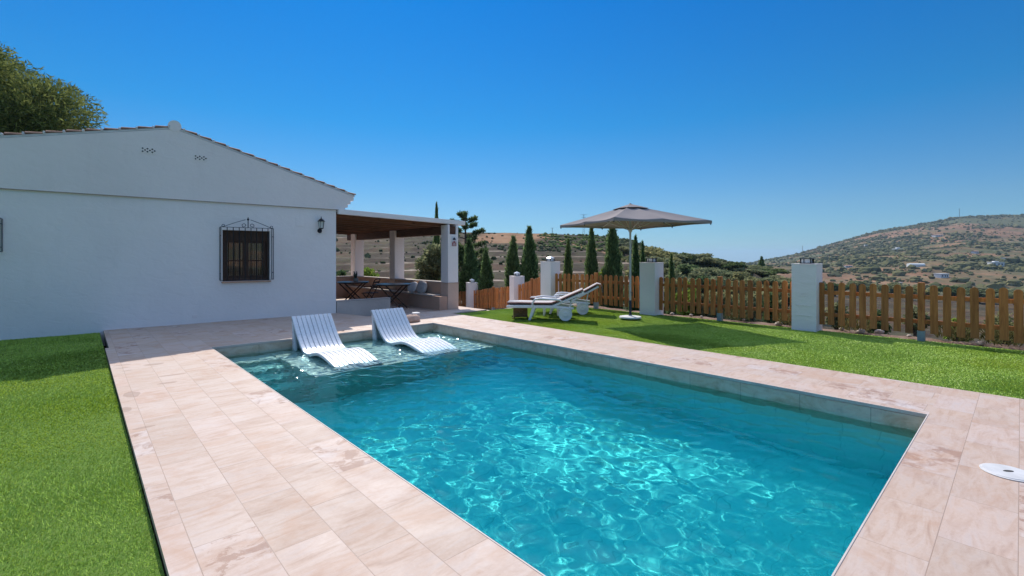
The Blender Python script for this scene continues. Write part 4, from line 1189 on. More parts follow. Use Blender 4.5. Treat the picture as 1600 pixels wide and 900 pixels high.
def mat_terrain():
    m = NM('dry_hillside_earth'); p = m.geo_pos()
    sep = m.n('ShaderNodeSeparateXYZ'); m.l(p, sep.inputs[0])
    dist = m.n('ShaderNodeVectorMath', operation='LENGTH'); m.l(p, dist.inputs[0])
    far = m.ramp(m.math('DIVIDE', dist.outputs['Value'], 1000.0), [(0.20, 0.0), (0.34, 1.0)])
    # nearer slope: grey-brown burnt grass, orange earth, olive scrub
    a = m.noise(p, 0.06, 6, 0.6, 0.3); b = m.noise(p, 0.35, 6, 0.65)
    soil = m.ramp(a, [(0.36, (0.034, 0.026, 0.019)), (0.52, (0.056, 0.038, 0.026)), (0.62, (0.10, 0.058, 0.034)), (0.74, (0.18, 0.095, 0.05))])
    soil = m.mix(m.ramp(b, [(0.42, 0.0), (0.62, 0.6)]), soil, (0.095, 0.092, 0.045))
    soil = m.mix(m.ramp(m.noise(p, 1.7, 4, 0.7), [(0.56, 0.0), (0.72, 0.4)]), soil, (0.17, 0.12, 0.085))
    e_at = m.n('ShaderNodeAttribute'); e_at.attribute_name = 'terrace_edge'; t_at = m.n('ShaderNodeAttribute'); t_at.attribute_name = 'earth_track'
    soil = m.mix(t_at.outputs['Fac'], soil, m.ramp(b, [(0.3, (0.30, 0.145, 0.07)), (0.7, (0.42, 0.25, 0.14))]))
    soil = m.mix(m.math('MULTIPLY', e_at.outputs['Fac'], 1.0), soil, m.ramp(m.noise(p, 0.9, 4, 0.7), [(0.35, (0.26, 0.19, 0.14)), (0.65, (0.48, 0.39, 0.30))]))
    # far hill: pinkish dry ground, scrub belts, terraces of orchard
    c1 = m.noise(p, 0.0052, 7, 0.62, 0.6); c2 = m.noise(p, 0.021, 6, 0.65, 0.4); c3 = m.noise(p, 0.09, 5, 0.7)
    fh = m.ramp(c2, [(0.36, (0.165, 0.092, 0.052)), (0.52, (0.245, 0.135, 0.072)), (0.68, (0.33, 0.20, 0.115))])
    green = m.ramp(c3, [(0.35, (0.055, 0.075, 0.035)), (0.65, (0.105, 0.125, 0.055))])
    fh = m.mix(m.ramp(c1, [(0.44, 0.0), (0.57, 0.85)]), fh, green)
    dots = m.n('ShaderNodeTexVoronoi'); m.l(p, dots.inputs['Vector']); dots.inputs['Scale'].default_value = 0.13
    dm = m.ramp(dots.outputs['Distance'], [(0.22, 1.0), (0.36, 0.0)])
    fh = m.mix(m.math('MULTIPLY', dm, m.ramp(c2, [(0.40, 0.1), (0.55, 0.75)])), fh, (0.05, 0.065, 0.032))
    c = m.mix(far, soil, fh)
    m.principled(c, 0.95, 0, m.bump(b, 0.5, 0.25), 0.1)
    return m.m
M_TERR = mat_terrain()
phi = np.unique(np.concatenate([np.radians(np.linspace(-180, -56, 60)), np.radians(np.linspace(-56, 56, 560)), np.radians(np.linspace(56, 180, 60))]))
rad = np.unique(np.concatenate([np.linspace(1, 40, 60), np.linspace(40, 170, 330), np.geomspace(170, 2100, 210), np.geomspace(2100, 9000, 14)]))
PH, RD = np.meshgrid(phi, rad)
XX, YY = cam2w(RD*np.sin(PH), RD*np.cos(PH))
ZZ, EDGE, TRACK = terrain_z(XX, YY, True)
# keep the sheet under the built garden
ingarden = (XX < fence_x(YY)+0.2) & (YY < 9.9) & (RD < 40)
ZZ = np.where(ingarden, np.minimum(ZZ, -0.5), ZZ)
inpool = (XX > PX0-0.8) & (XX < PX1+0.8) & (YY > PY0-0.8) & (YY < PY1+0.8)
ZZ = np.where(inpool | (RD < 12), np.minimum(ZZ, -1.9), ZZ)
n = len(phi); i = (np.arange(len(rad)-1)[:, None]*n + np.arange(n-1)[None, :]).ravel()
ter_o = tag(np_obj('terrain', np.stack([XX.ravel(), YY.ravel(), ZZ.ravel()], 1), np.stack([i, i+n, i+n+1, i+1], 1), M_TERR, smooth=True), kind='structure')
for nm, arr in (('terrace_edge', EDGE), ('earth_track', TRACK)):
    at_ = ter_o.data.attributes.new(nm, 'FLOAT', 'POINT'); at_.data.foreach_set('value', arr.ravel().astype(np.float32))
M_SEA = plain('sea_surface', (0.03, 0.08, 0.14), 0.35, var=0.1, scale=0.001)
r = MB(); r.box(-11500, 11500, -11500, 11500, -131, -130); tag(r.build('sea', M_SEA), kind='structure')
# pale path going down inside the fence, and the soil strip just outside it
M_PATH = mat_plaster('pale_gravel_path', (0.50, 0.42, 0.36), 0.2)
ys = np.linspace(9.678, 21.0, 40); V = []; Fq = []
for k, y in enumerate(ys):
    for t_ in np.linspace(0, 1, 6):
        x_ = 8.86+(float(fence_x(y))+0.25-8.86)*t_
        V.append((x_, y, float(interp(y, [(9.7, -0.03), (10.0, -0.06), (12.6, -0.60), (16.4, -1.02), (20, -1.40), (22, -1.6)]))))
for k in range(39):
    for t_ in range(5): a = k*6+t_; Fq.append((a, a+1, a+7, a+6))
tag(np_obj('garden_path', V, Fq, M_PATH, smooth=True), kind='structure')
def mat_soil():
    m = NM('pink_clay_soil'); p = m.geo_pos()
    a = m.noise(p, 2.2, 6, 0.65); b = m.noise(p, 16, 5, 0.7)
    c = m.ramp(a, [(0.32, (0.15, 0.095, 0.065)), (0.52, (0.25, 0.165, 0.12)), (0.7, (0.36, 0.27, 0.21))])
    c = m.mix(m.ramp(b, [(0.5, 0.0), (0.68, 0.6)]), c, (0.13, 0.09, 0.06))
    m.principled(c, 0.95, 0, m.bump(b, 0.8, 0.04), 0.1); return m.m
M_SOIL = mat_soil()
ys = np.linspace(-14, 9.9, 240); xs = np.linspace(10.58, 12.4, 22)
GXs, GYs = np.meshgrid(xs, ys)
GZs = -0.05 + 0.06*fbm(GXs*2.3, GYs*2.3, 4)*smooth01((GXs-10.58)/0.3) - np.clip(GXs-11.1, 0, 3)*0.18
nn_ = len(xs); i = (np.arange(239)[:, None]*nn_ + np.arange(nn_-1)[None, :]).ravel()
tag(np_obj('soil_strip', np.stack([GXs.ravel(), GYs.ravel(), GZs.ravel()], 1), np.stack([i, i+1, i+nn_+1, i+nn_], 1), M_SOIL, smooth=True), kind='structure')

# ------------------------------------------------------------------ foliage
def mat_leaf(name, dark, light, tr=0.25, patch=0.8):
    m = NM(name); g = m.n('ShaderNodeNewGeometry'); o = m.coord('Object')
    rnd = g.outputs['Random Per Island']
    n_ = m.noise(o, patch, 4, 0.6)
    f = m.math('ADD', m.math('MULTIPLY', rnd, 0.55), m.math('MULTIPLY', n_, 0.5))
    c = m.ramp(f, [(0.22, dark), (0.80, light)])
    oi = m.n('ShaderNodeObjectInfo')
    c = m.mix(1.0, c, m.ramp(oi.outputs['Random'], [(0.0, (0.85, 0.9, 0.85)), (0.5, (1.0, 1.0, 1.0)), (1.0, (1.16, 1.06, 0.88))]), 'MULTIPLY')
    d = m.n('ShaderNodeBsdfDiffuse'); t_ = m.n('ShaderNodeBsdfTranslucent'); mx = m.n('ShaderNodeMixShader')
    m.l(c, d.inputs['Color']); m.l(c, t_.inputs['Color']); mx.inputs[0].default_value = tr
    m.l(d.outputs[0], mx.inputs[1]); m.l(t_.outputs[0], mx.inputs[2]); m.l(mx.outputs[0], m.out.inputs['Surface'])
    return m.m
M_BARK = mat_wood('grey_bark', (0.07, 0.05, 0.035), (0.15, 0.11, 0.08), 'Z', 0.5, 0.9)
M_CYP = mat_leaf('cypress_foliage', (0.055, 0.10, 0.04), (0.24, 0.34, 0.13), 0.55, 1.2)
M_PINE = mat_leaf('pine_foliage', (0.05, 0.085, 0.028), (0.23, 0.27, 0.09), 0.4, 0.5)
M_OLIVE = mat_leaf('olive_foliage', (0.11, 0.135, 0.065), (0.36, 0.36, 0.19), 0.45, 0.7)
M_DGREEN = mat_leaf('dark_tree_foliage', (0.045, 0.08, 0.035), (0.19, 0.25, 0.105), 0.45, 0.7)
M_LIME = mat_leaf('bright_shrub_foliage', (0.10, 0.17, 0.03), (0.34, 0.44, 0.08), 0.4, 1.5)
M_SCRUB = mat_leaf('far_scrub_foliage', (0.075, 0.085, 0.042), (0.19, 0.18, 0.095), 0.0, 0.02)

def leaf_quads(P, Dv, L, W, rg):
    """one leaf quad per point P along direction Dv"""
    n_ = len(P)
    Dv = Dv/np.maximum(np.linalg.norm(Dv, axis=1, keepdims=True), 1e-6)
    R_ = rg.normal(size=(n_, 3)); S = np.cross(Dv, R_); S /= np.maximum(np.linalg.norm(S, axis=1, keepdims=True), 1e-6)
    L = np.broadcast_to(np.asarray(L, float).reshape(-1, 1), (n_, 1)); W = np.broadcast_to(np.asarray(W, float).reshape(-1, 1), (n_, 1))
    V = np.stack([P-Dv*L*0.5, P+S*W*0.5, P+Dv*L*0.5, P-S*W*0.5], 1).reshape(-1, 3)
    Fq = np.arange(n_*4).reshape(-1, 4)
    return V, Fq
def clump_points(C, Rr, n_, rg, flat=0.8, shell=0.45):
    """points in the outer part of random ellipsoid clumps"""
    k = rg.choice(len(C), n_, p=Rr**2/np.sum(Rr**2))
    u = rg.normal(size=(n_, 3)); u /= np.linalg.norm(u, axis=1, keepdims=True)
    rr = (shell+(1-shell)*rg.random((n_, 1)))
    P = C[k]+u*rr*Rr[k][:, None]*np.array([1, 1, flat])
    return P, u
def trunk_mesh(mb, h, r0, limbs, rg, lean=(0, 0)):
    pts = [(lean[0]*t_*h, lean[1]*t_*h, h*t_-0.4*(1-t_)) for t_ in np.linspace(0, 1, 6)]
    mb.tube(pts, [r0*(1-0.65*t_) for t_ in np.linspace(0, 1, 6)], 8)
    for c in limbs:
        s_ = Vector((lean[0]*h*0.6, lean[1]*h*0.6, h*rg.uniform(0.45, 0.8))); e_ = Vector(c)
        mid_ = s_.lerp(e_, 0.5)+Vector((0, 0, 0.12*(e_-s_).length))
        mb.tube([s_, mid_, e_], [r0*0.38, r0*0.25, r0*0.08], 6)
def cypress_mesh(name, h, R, n_, seed):
    """several upright flame-shaped plumes round one axis"""
    rg = np.random.default_rng(seed); Vs = []; Fs = []; base_ = 0
    plumes = [(0.0, 0.0, 0.0, 1.0, 0.62)]
    for k in range(11):
        a = k*2.4+seed; q = rg.uniform(0.30, 0.62); hh_ = rg.uniform(0.45, 0.93)
        plumes.append((q*R*cos(a), q*R*sin(a), rg.uniform(0.04, 0.22), hh_, rg.uniform(0.34, 0.5)))
    for (ox, oy, z0_, z1_, wd_) in plumes:
        m_ = int(n_*wd_*(z1_-z0_)/3.6)
        t_ = rg.random(m_)**0.9
        prof = np.clip(np.sin(pi*np.clip(t_*0.82+0.15, 0, 1))**0.9, 0.02, 1)
        th = rg.uniform(0, 2*pi, m_)
        lump = 1+0.25*np.sin(3*th+11*t_+seed)+0.22*np.sin(2*th+37*t_)
        rr = R*wd_*prof*lump*(0.45+0.6*np.sqrt(rg.random(m_)))
        pull = 1-0.55*t_
        P = np.stack([ox*pull+rr*np.cos(th), oy*pull+rr*np.sin(th), h*(z0_*0.9+0.05+(z1_-z0_)*0.95*t_)], 1)
        Dv = np.stack([0.35*np.cos(th), 0.35*np.sin(th), np.ones(m_)], 1)+rg.normal(size=(m_, 3))*0.25
        V, Fq = leaf_quads(P, Dv, rg.uniform(0.14, 0.40, m_), rg.uniform(0.03, 0.07, m_), rg)
        Vs.append(V); Fs.append(Fq+base_); base_ += len(V)
    return np_mesh(name, np.concatenate(Vs), np.concatenate(Fs), [M_CYP])
def cyp_trunk():
    r = MB(); r.tube([(0, 0, -0.5), (0, 0, 3.0)], [0.12, 0.03], 8); o = r.build('trunk', M_BARK); me = o.data; bpy.data.objects.remove(o); return me
CYP = [cypress_mesh('crown', 5.5, 0.52, 13000, s_) for s_ in (1, 2, 3)]; CYT = cyp_trunk()
CYPRESS = [  # bearing, top height, half width, depth, label
    (682, 321, 6.0, 27, 'cypress top rising above the white porch roof'),
    (706, 372, 11, 21, 'dark cypress directly right of the front porch pillar'),
    (733, 376, 15, 22, 'broad dark cypress behind the lowest fence pillar'),
    (759, 392, 11, 20.5, 'short cypress between the two lowest fence pillars'),
    (802, 372, 13, 20, 'cypress left of the twin pair behind the loungers'),
    (827, 357, 14, 19, 'tall full cypress left of the pillar behind the lounger head'),
    (888, 376, 8, 18, 'thin cypress just right of the pillar behind the lounger head'),
    (924, 356, 10.5, 17.5, 'slim cypress under the left half of the parasol canopy'),
    (957, 346, 15, 17, 'widest cypress, left of the parasol pole'),
    (993, 372, 9, 18.5, 'cypress half hidden behind the parasol pole'),
    (1004, 381, 7, 19, 'thin cypress right of the parasol pole, behind the fence pillar'),
    (1049, 400, 7, 18, 'thin yellowish cypress behind the fence right of the parasol pole'),
]
for k, (bx_, ty, hw, dd_, lab) in enumerate(CYPRESS):
    X, Y, zb = at_depth(bx_, dd_)
    top = H_CAM + (402-ty)*dd_/FOC; hh = top-zb+0.15; wr = hw*dd_/FOC
    t_ = tag(empty('cypress', (X, Y, zb-0.15), k*1.3), lab, 'cypress', 'cypresses beyond the fence')
    o = link(bpy.data.objects.new('crown', CYP[k % 3]), t_); o.scale = (wr/0.41, wr/0.41, hh/5.4)
    o = link(bpy.data.objects.new('trunk', CYT), t_); o.scale = (1, 1, hh/5.5)

def tree_mesh(seed, R, hz, n_, leaf, mat, clumps=26, flat=0.8, lw=0.45, dome=False):
    """crown of many leaf clumps, centre at height hz; returns crown mesh, limb ends"""
    rg = np.random.default_rng(seed)
    u = rg.normal(size=(clumps, 3)); u /= np.linalg.norm(u, axis=1, keepdims=True)
    if dome: u[:, 2] = np.abs(u[:, 2])*1.0-0.15
    C = u*R*(0.35+0.45*rg.random((clumps, 1)))*np.array([1, 1, flat]); C[:, 2] += hz
    Rr = R*rg.uniform(0.22, 0.42, clumps)
    P, uu = clump_points(C, Rr, n_, rg, 0.75)
    Dv = uu+rg.normal(size=(n_, 3))*0.7
    V, Fq = leaf_quads(P, Dv, leaf*rg.uniform(0.7, 1.4, n_), leaf*lw*rg.uniform(0.7, 1.3, n_), rg)
    return np_mesh('crown', V, Fq, [mat]), C
# umbrella pine behind the house
X, Y, _ = at_depth(0, 30)
pine = tag(empty('pine_tree', (X, Y, -0.4)), 'large olive green pine rising behind the left end of the house roof', 'pine tree')
me, C = tree_mesh(21, 5.9, 10.3, 80000, 0.34, M_PINE, 95, 0.95, 0.24, False)
link(bpy.data.objects.new('crown', me), pine)
r = MB(); trunk_mesh(r, 8.5, 0.32, C[:14], np.random.default_rng(3)); r.build('trunk', M_BARK, pine, True)
# dark conifer with tufted branch ends beside the porch
X, Y, zb = at_depth(727, 24.5)
mk = tag(empty('conifer', (X, Y, zb-0.1)), 'dark conifer with tufted candelabra branch tips right of the porch roof', 'conifer')
rg = np.random.default_rng(8); Ptop = H_CAM+(402-331)*24.5/FOC-zb
tips = []; r = MB(); r.tube([(0, 0, -0.3), (0.03, 0, Ptop*0.6), (0, 0, Ptop*0.97)], [0.16, 0.08, 0.02], 8)
for k in range(26):
    f_ = 0.30+0.66*k/25; a = k*2.4; ln = 1.45*(1-f_)**0.55+0.25
    s_ = Vector((0, 0, Ptop*f_)); e_ = Vector((ln*cos(a), ln*sin(a), Ptop*f_+0.32*ln)); tips += [s_.lerp(e_, q) for q in (0.55, 0.78, 1.0)]
    r.tube([s_, s_.lerp(e_, 0.5)-Vector((0, 0, 0.05)), e_], [0.03, 0.02, 0.012], 5)
tips.append(Vector((0, 0, Ptop)))
r.build('trunk', M_BARK, mk)
C = np.array([tuple(t_) for t_ in tips]); P, uu = clump_points(C, np.full(len(C), 0.17), 9000, rg, 0.9, 0.2)
V, Fq = leaf_quads(P, uu+rg.normal(size=P.shape)*0.3+np.array([0, 0, 0.4]), 0.16, 0.05, rg); np_obj('foliage', V, Fq, M_DGREEN, mk)

def shrub(name, px, py_top, depth, hw, mat, label, cat, seed, leaf=0.16, group=None, n_=2600, zb=None):
    X, Y, z0 = at_depth(px, depth)
    if zb is not None: z0 = zb
    top = H_CAM+(402-py_top)*depth/FOC; h = max(top-z0, 0.3); R = hw*depth/FOC
    s_ = tag(empty(name, (X, Y, z0)), label, cat, group)
    rg = np.random.default_rng(seed); nc = 26
    u = rg.normal(size=(nc, 3)); u /= np.linalg.norm(u, axis=1, keepdims=True)
    C = u*np.array([R*0.72, R*0.72, h*0.36])*(0.4+0.6*rg.random((nc, 1))); C[:, 2] += h*0.56
    Rr = min(R, h*0.5)*rg.uniform(0.28, 0.5, nc)
    P, uu = clump_points(C, Rr, n_, rg, 0.85)
    V, Fq = leaf_quads(P, uu+rg.normal(size=P.shape)*0.7, leaf*rg.uniform(0.7, 1.4, n_), leaf*0.45, rg)
    np_obj('foliage', V, Fq, mat, s_)
    r = MB()
    for c in C[:7]: r.tube([(0, 0, -0.2), tuple(c*np.array([0.4, 0.4, 0.5])), tuple(c)], [0.05, 0.03, 0.01], 5)
    r.build('stem', M_BARK, s_)
    return s_
shrub('shrub', 571, 405, 23, 26, M_LIME, 'bright green shrub seen between the two rear porch pillars', 'shrub', 31, 0.20)
shrub('shrub', 590, 424, 22, 15, M_LIME, 'low yellow-green shrub beside the middle porch pillar', 'shrub', 32, 0.16, n_=1400)
shrub('shrub', 529, 412, 23, 14, M_DGREEN, 'dark green shrub seen against the house corner through the porch', 'shrub', 33, 0.18, n_=1500)
shrub('tree', 673, 374, 22, 27, M_OLIVE, 'loose olive green tree seen through the porch left of the front pillar', 'tree', 34, 0.22, n_=4200)
shrub('tree', 712, 366, 23, 30, M_DGREEN, 'dark bushy tree behind the front porch pillar', 'tree', 35, 0.22, n_=4200)
shrub('tree', 752, 384, 25, 22, M_OLIVE, 'olive green tree behind the lowest fence pillar', 'tree', 36, 0.22, n_=3000)
shrub('shrub', 940, 402, 19, 12, M_LIME, 'yellow-green shrub at the foot of the widest cypress', 'shrub', 37, 0.16, n_=1400)
shrub('shrub', 1075, 434, 15.5, 20, M_LIME, 'yellow-green shrub seen through the pickets right of the parasol', 'shrub', 38, 0.16, n_=1500)
shrub('shrub', 1100, 446, 15, 16, M_OLIVE, 'grey-green shrub behind the middle of the picket fence', 'shrub', 39, 0.14, n_=1300)

for k, (px_, ty_, dp_, hw_, mt_, lab_) in enumerate([(1310, 470, 13.5, 22, M_OLIVE, 'grey-green bush behind the pickets just right of the largest pillar'), (1372, 484, 12.5, 18, M_DGREEN, 'low dark bush behind the pickets left of the right-hand fence post'),
        (1432, 478, 13, 20, M_OLIVE, 'low grey-green bush behind the right-hand fence post'), (1500, 492, 11.5, 20, M_LIME, 'low yellow-green bush behind the right-hand pickets'), (1570, 490, 11.5, 26, M_OLIVE, 'wide low bush behind the far right pickets'),
        (1205, 452, 14.5, 20, M_DGREEN, 'dark bush behind the pickets left of the largest pillar'), (1160, 456, 14, 18, M_OLIVE, 'grey-green bush behind the right half of the middle fence section')]):
    shrub('shrub', px_, ty_, dp_, hw_, mt_, lab_, 'shrub', 140+k, 0.12, n_=1300, zb=-0.9)
# trees on the slope beyond the fence
OLV = [tree_mesh(50+k, 2.6, 2.7, 3400, 0.42, mt, 18, 0.78)[0] for k, mt in enumerate((M_OLIVE, M_OLIVE, M_DGREEN, M_OLIVE))]
r = MB(); trunk_mesh(r, 2.6, 0.22, [(1.1, 0.3, 2.9), (-0.9, 0.6, 3.0), (0.2, -1.1, 2.8)], np.random.default_rng(5)); o = r.build('trunk', M_BARK); OLT = o.data; bpy.data.objects.remove(o)
TREES = [(1018, 383, 92, 2.2), (1036, 388, 95, 1.5), (1062, 392, 100, 1.5), (1084, 393, 100, 1.7), (1098, 397, 98, 1.6), (1046, 402, 80, 1.6), (1072, 410, 76, 1.6), (1100, 414, 72, 1.5),
         (1024, 408, 70, 1.5), (1058, 422, 60, 1.4), (1090, 425, 58, 1.3), (1120, 418, 78, 1.5), (1128, 428, 62, 1.4), (1150, 424, 72, 1.3), (1142, 408, 96, 1.1), (1168, 418, 92, 1.4), (1182, 413, 110, 1.6),
         (1160, 434, 58, 1.2), (1200, 418, 105, 1.8), (1186, 430, 75, 1.4), (1215, 428, 88, 1.5), (1228, 436, 70, 1.3), (1108, 402, 104, 1.3), (1010, 396, 82, 1.3), (975, 384, 110, 1.2), (900, 372, 145, 1.6), (918, 368, 146, 2.0), (934, 371, 142, 1.4),
         (1005, 420, 55, 1.1), (1040, 436, 48, 1.0), (1080, 440, 45, 1.0), (1125, 444, 44, 0.9), (1175, 446, 48, 1.0), (1210, 448, 50, 1.0), (1305, 440, 150, 1.6), (1340, 436, 170, 1.8), (1390, 440, 150, 1.7), (1440, 446, 140, 1.6), (1490, 444, 160, 2.0), (1530, 448, 140, 1.8), (1585, 452, 130, 1.6)]
def tree_label(px, py):
    if px < 960: return 'small grey-green tree on the crest of the terraced hill, under the parasol canopy'
    if px < 1036: return 'grey-green tree on the slope just left and behind the pillar by the parasol'
    if px < 1130: return 'grey-green tree on the slope above the left half of the middle fence section'
    if px < 1240: return 'grey-green tree on the slope above the right half of the middle fence section'
    return 'grey-green tree in the valley behind the right-hand fence section'
for k, (px, ty, d_, s_) in enumerate(TREES):
    X, Y, zb = at_depth(px, d_)
    top = H_CAM+(402-ty)*d_/FOC
    h = max(2.2, min(top-zb+0.2, 7.5)); base = top-h
    base = min(base, zb)
    t_ = tag(empty('olive_tree', (X, Y, base), k*1.7), tree_label(px, ty), 'tree', 'trees on the slopes beyond the fence')
    o = link(bpy.data.objects.new('crown', OLV[k % 4]), t_)
    sc_ = (top-base)/4.75; o.scale = (s_*1.05, s_*1.05, sc_)
    o = link(bpy.data.objects.new('trunk', OLT), t_); o.scale = (s_*0.9, s_*0.9, sc_)
X, Y, zb = at_depth(1190, 118)
t_ = tag(empty('cypress', (X, Y, zb-0.2)), 'distant dark cypress standing in the gap between the two hills', 'cypress', 'cypresses beyond the fence')
hh = H_CAM+(402-400)*118/FOC-zb+0.2
o = link(bpy.data.objects.new('crown', CYP[1]), t_); o.scale = (2.2, 2.2, hh/5.6)
o = link(bpy.data.objects.new('trunk', CYT), t_); o.scale = (1.5, 1.5, hh/5.5)

# scrub on the hillsides: far too many to count
ico = bmesh.new(); bmesh.ops.create_icosphere(ico, subdivisions=1, radius=1.0)
IV = np.array([v.co[:] for v in ico.verts]); IF = np.array([[v.index for v in f.verts] for f in ico.faces]); ico.free()
def blobs(name, X, Y, S, mat, rg):
    n_ = len(X); Z = terrain_z(X, Y)
    k = 1+0.32*rg.normal(size=(n_, len(IV), 1))*0.8
    V = IV[None]*k*S[:, None, None]*np.array([1, 1, 0.72]); V = V+np.stack([X, Y, Z+S*0.35], 1)[:, None, :]
    Fq = IF[None]+(np.arange(n_)*len(IV))[:, None, None]
    return tag(np_obj(name, V.reshape(-1, 3), Fq.reshape(-1, 3), mat), kind='stuff')
rg = np.random.default_rng(77)
n_ = 95000; a = np.radians(rg.uniform(22, 52, n_)); rr_ = np.sqrt(rg.uniform(330**2, 1950**2, n_))
X, Y = cam2w(rr_*np.sin(a), rr_*np.cos(a))
dens = fbm(X*0.0075+4, Y*0.0075, 4)+0.5*fbm(X*0.03, Y*0.03, 3)
crest = rr_*np.cos(a) > 1240
keep = ((dens > 0.08+0.18*rg.random(n_)) | (rg.random(n_) < 0.06) | (crest & (rg.random(n_) < 0.6))) & (rr_*np.cos(a) < 1310)
X, Y = X[keep][:26000], Y[keep][:26000]
blobs('hill_scrub', X, Y, 0.7+2.4*rg.random(len(X))**2.6*(1+0.9*(rg.random(len(X)) > 0.9)), M_SCRUB, rg)
n_ = 16000; a = np.radians(rg.uniform(-22, 27, n_)); rr_ = np.sqrt(rg.uniform(44**2, 158**2, n_))
X, Y = cam2w(rr_*np.sin(a), rr_*np.cos(a)); pxs = 800+FOC*np.tan(a)
dens = fbm(X*0.035, Y*0.035, 4)+0.55*smooth01((pxs-900)/130)-0.15+0.35*(rr_ > 125)*smooth01((pxs-840)/40)
keep = (dens > 0.05+0.35*rg.random(n_)) | (rg.random(n_) < 0.02)
X, Y = X[keep][:7500], Y[keep][:7500]
blobs('hill_scrub', X, Y, rg.uniform(0.12, 0.5, len(X))*(1+0.7*(rg.random(len(X)) > 0.92)), M_SCRUB, rg)

rows = []
for k, dd_ in enumerate(np.linspace(118, 148, 8)):
    for px in np.arange(846+3*(k % 2), 965, 3.1):
        if rg.random() < 0.8: rows.append((px+rg.normal()*0.7, dd_+rg.normal()*0.9))
rows = np.array(rows); X, Y = cam2w((rows[:, 0]-800)/FOC*rows[:, 1], rows[:, 1])
M_ORCH = mat_leaf('orchard_foliage', (0.09, 0.13, 0.04), (0.25, 0.29, 0.10), 0.0, 0.05)
blobs('orchard_rows', X, Y, rg.uniform(0.30, 0.55, len(X)), M_ORCH, rg)
# ------------------------------------------------------------------ things on the far hills
M_FARW = plain('distant_white_wall', (0.72, 0.70, 0.67), 0.8, var=0.05); M_FARR = plain('distant_tile_roof', (0.36, 0.20, 0.13), 0.9, var=0.2)
M_NET = plain('pale_greenhouse_net', (0.60, 0.63, 0.60), 0.6, var=0.1)
VILLAS = [(1403, 390, 15, 4.2, 0, 'white villa halfway up the right hill'), (1464, 368, 15, 3.0, 1, 'small pale house highest on the right hill'),
          (1431, 415, 24, 3.5, 2, 'long low greenhouse on the orchard terraces of the right hill'), (1471, 432, 20, 5.0, 0, 'white villa low on the right hill above the fence post'),
          (1556, 414, 20, 5.5, 0, 'large white villa near the right edge of the far hill'), (1523, 394, 11, 4.0, 1, 'small white house above the large right-hand villa'),
          (1571, 404, 11, 3.0, 0, 'white shed just above the large right-hand villa'), (1325, 416, 12, 3.0, 1, 'small pale house right of the large fence pillar, left one of a pair'),
          (1343, 420, 12, 2.6, 0, 'flat white building right of the large fence pillar, right one of a pair'), (1353, 383, 5, 3.0, 0, 'tiny white hut below the crest of the right hill'), (1404, 443, 9, 2.6, 0, 'white flat roof just above the pickets in the valley')]
for k, (px, py, wd, hh, kind_, lab) in enumerate(VILLAS):
    X, Y, z, d_ = hit(px, py+1.5, 120)
    s_ = d_/900.0; wd *= s_; hh *= max(s_, 0.7); dp = wd*0.6
    v_ = tag(empty('villa' if kind_ != 2 else 'greenhouse', (X, Y, z-0.6), -YAW+radians(random.uniform(-22, 22))), lab, 'house' if kind_ != 2 else 'greenhouse', 'buildings on the far right hill')
    r = MB(); r.box(-wd/2, wd/2, -dp/2, dp/2, -3, hh); r.build('wall', M_NET if kind_ == 2 else M_FARW, v_)
    r = MB()
    if kind_ == 1: r.prism([(-dp/2-0.4, hh+0.02), (dp/2+0.4, hh+0.02), (0, hh+dp*0.22)], -wd/2-0.4, wd/2+0.4, 'x')
    elif kind_ == 2: r.prism([(dp/2*cos(a), hh+0.02+1.2*sin(a)) for a in np.linspace(0, pi, 9)], -wd/2, wd/2, 'x')
    else: r.box(-wd/2-0.3, wd/2+0.3, -dp/2-0.3, dp/2+0.3, hh+0.02, hh+0.35)
    r.build('roof', M_NET if kind_ == 2 else (M_FARR if kind_ == 1 else M_FARW), v_)
    if kind_ != 2:
        for q in (-0.28, 0.05, 0.3):
            r = MB(); r.box(wd*q-wd*0.05, wd*q+wd*0.05, -dp/2-0.06, -dp/2-0.01, hh*0.35, hh*0.75); r.build('window', M_DARK, v_)
        if kind_ == 0 and wd > 9:
            r = MB(); r.box(-wd*0.2, wd*0.15, -dp*0.2, dp*0.3, hh+0.36, hh+2.6*s_); r.build('upper_storey', M_FARW, v_)
M_STEEL = plain('grey_steel', (0.18, 0.19, 0.20), 0.6, 0.3)
def pylon(px, top_y, d_, lab, w, arms):
    X, Y, zb = at_depth(px, d_); top = H_CAM+(402-top_y)*d_/FOC; h = top-zb
    t_ = tag(empty('power_pole', (X, Y, zb), -YAW), lab, 'power pole', 'power poles on the skyline')
    r = MB()
    for sx in (-1, 1): r.tube([(sx*w, 0, -0.3), (sx*w*0.35, 0, h)], 0.03*d_/150, 5)
    nb = 9
    for k in range(nb):
        a, b_ = k/nb, (k+1)/nb; wa = w*(1-0.65*a); wb_ = w*(1-0.65*b_)
        r.tube([(-wa, 0, a*h), (wb_, 0, b_*h)], 0.018*d_/150, 4); r.tube([(wa, 0, a*h), (-wb_, 0, b_*h)], 0.018*d_/150, 4)
    r.build('mast', M_STEEL, t_)
    for q in arms:
        r = MB(); r.tube([(-1.5*q[1], 0, h*q[0]), (1.5*q[1], 0, h*q[0])], 0.04*d_/150, 5); r.build('cross_arm', M_STEEL, t_)
pylon(912, 335, 150, 'lattice power pole on the terraced hill, under the left of the parasol', 0.35, [(0.985, 0.8), (0.86, 0.5)])
pylon(863, 356, 149, 'short power pole on the terraced hill left of the parasol', 0.14, [(0.97, 0.35)])
pylon(1254, 384, 1290, 'tiny mast on the crest of the right hill above the large fence pillar', 0.6, [(0.95, 1.2)])
pylon(1499, 326, 1295, 'tiny mast on the summit of the right hill', 0.6, [(0.97, 1.0)])

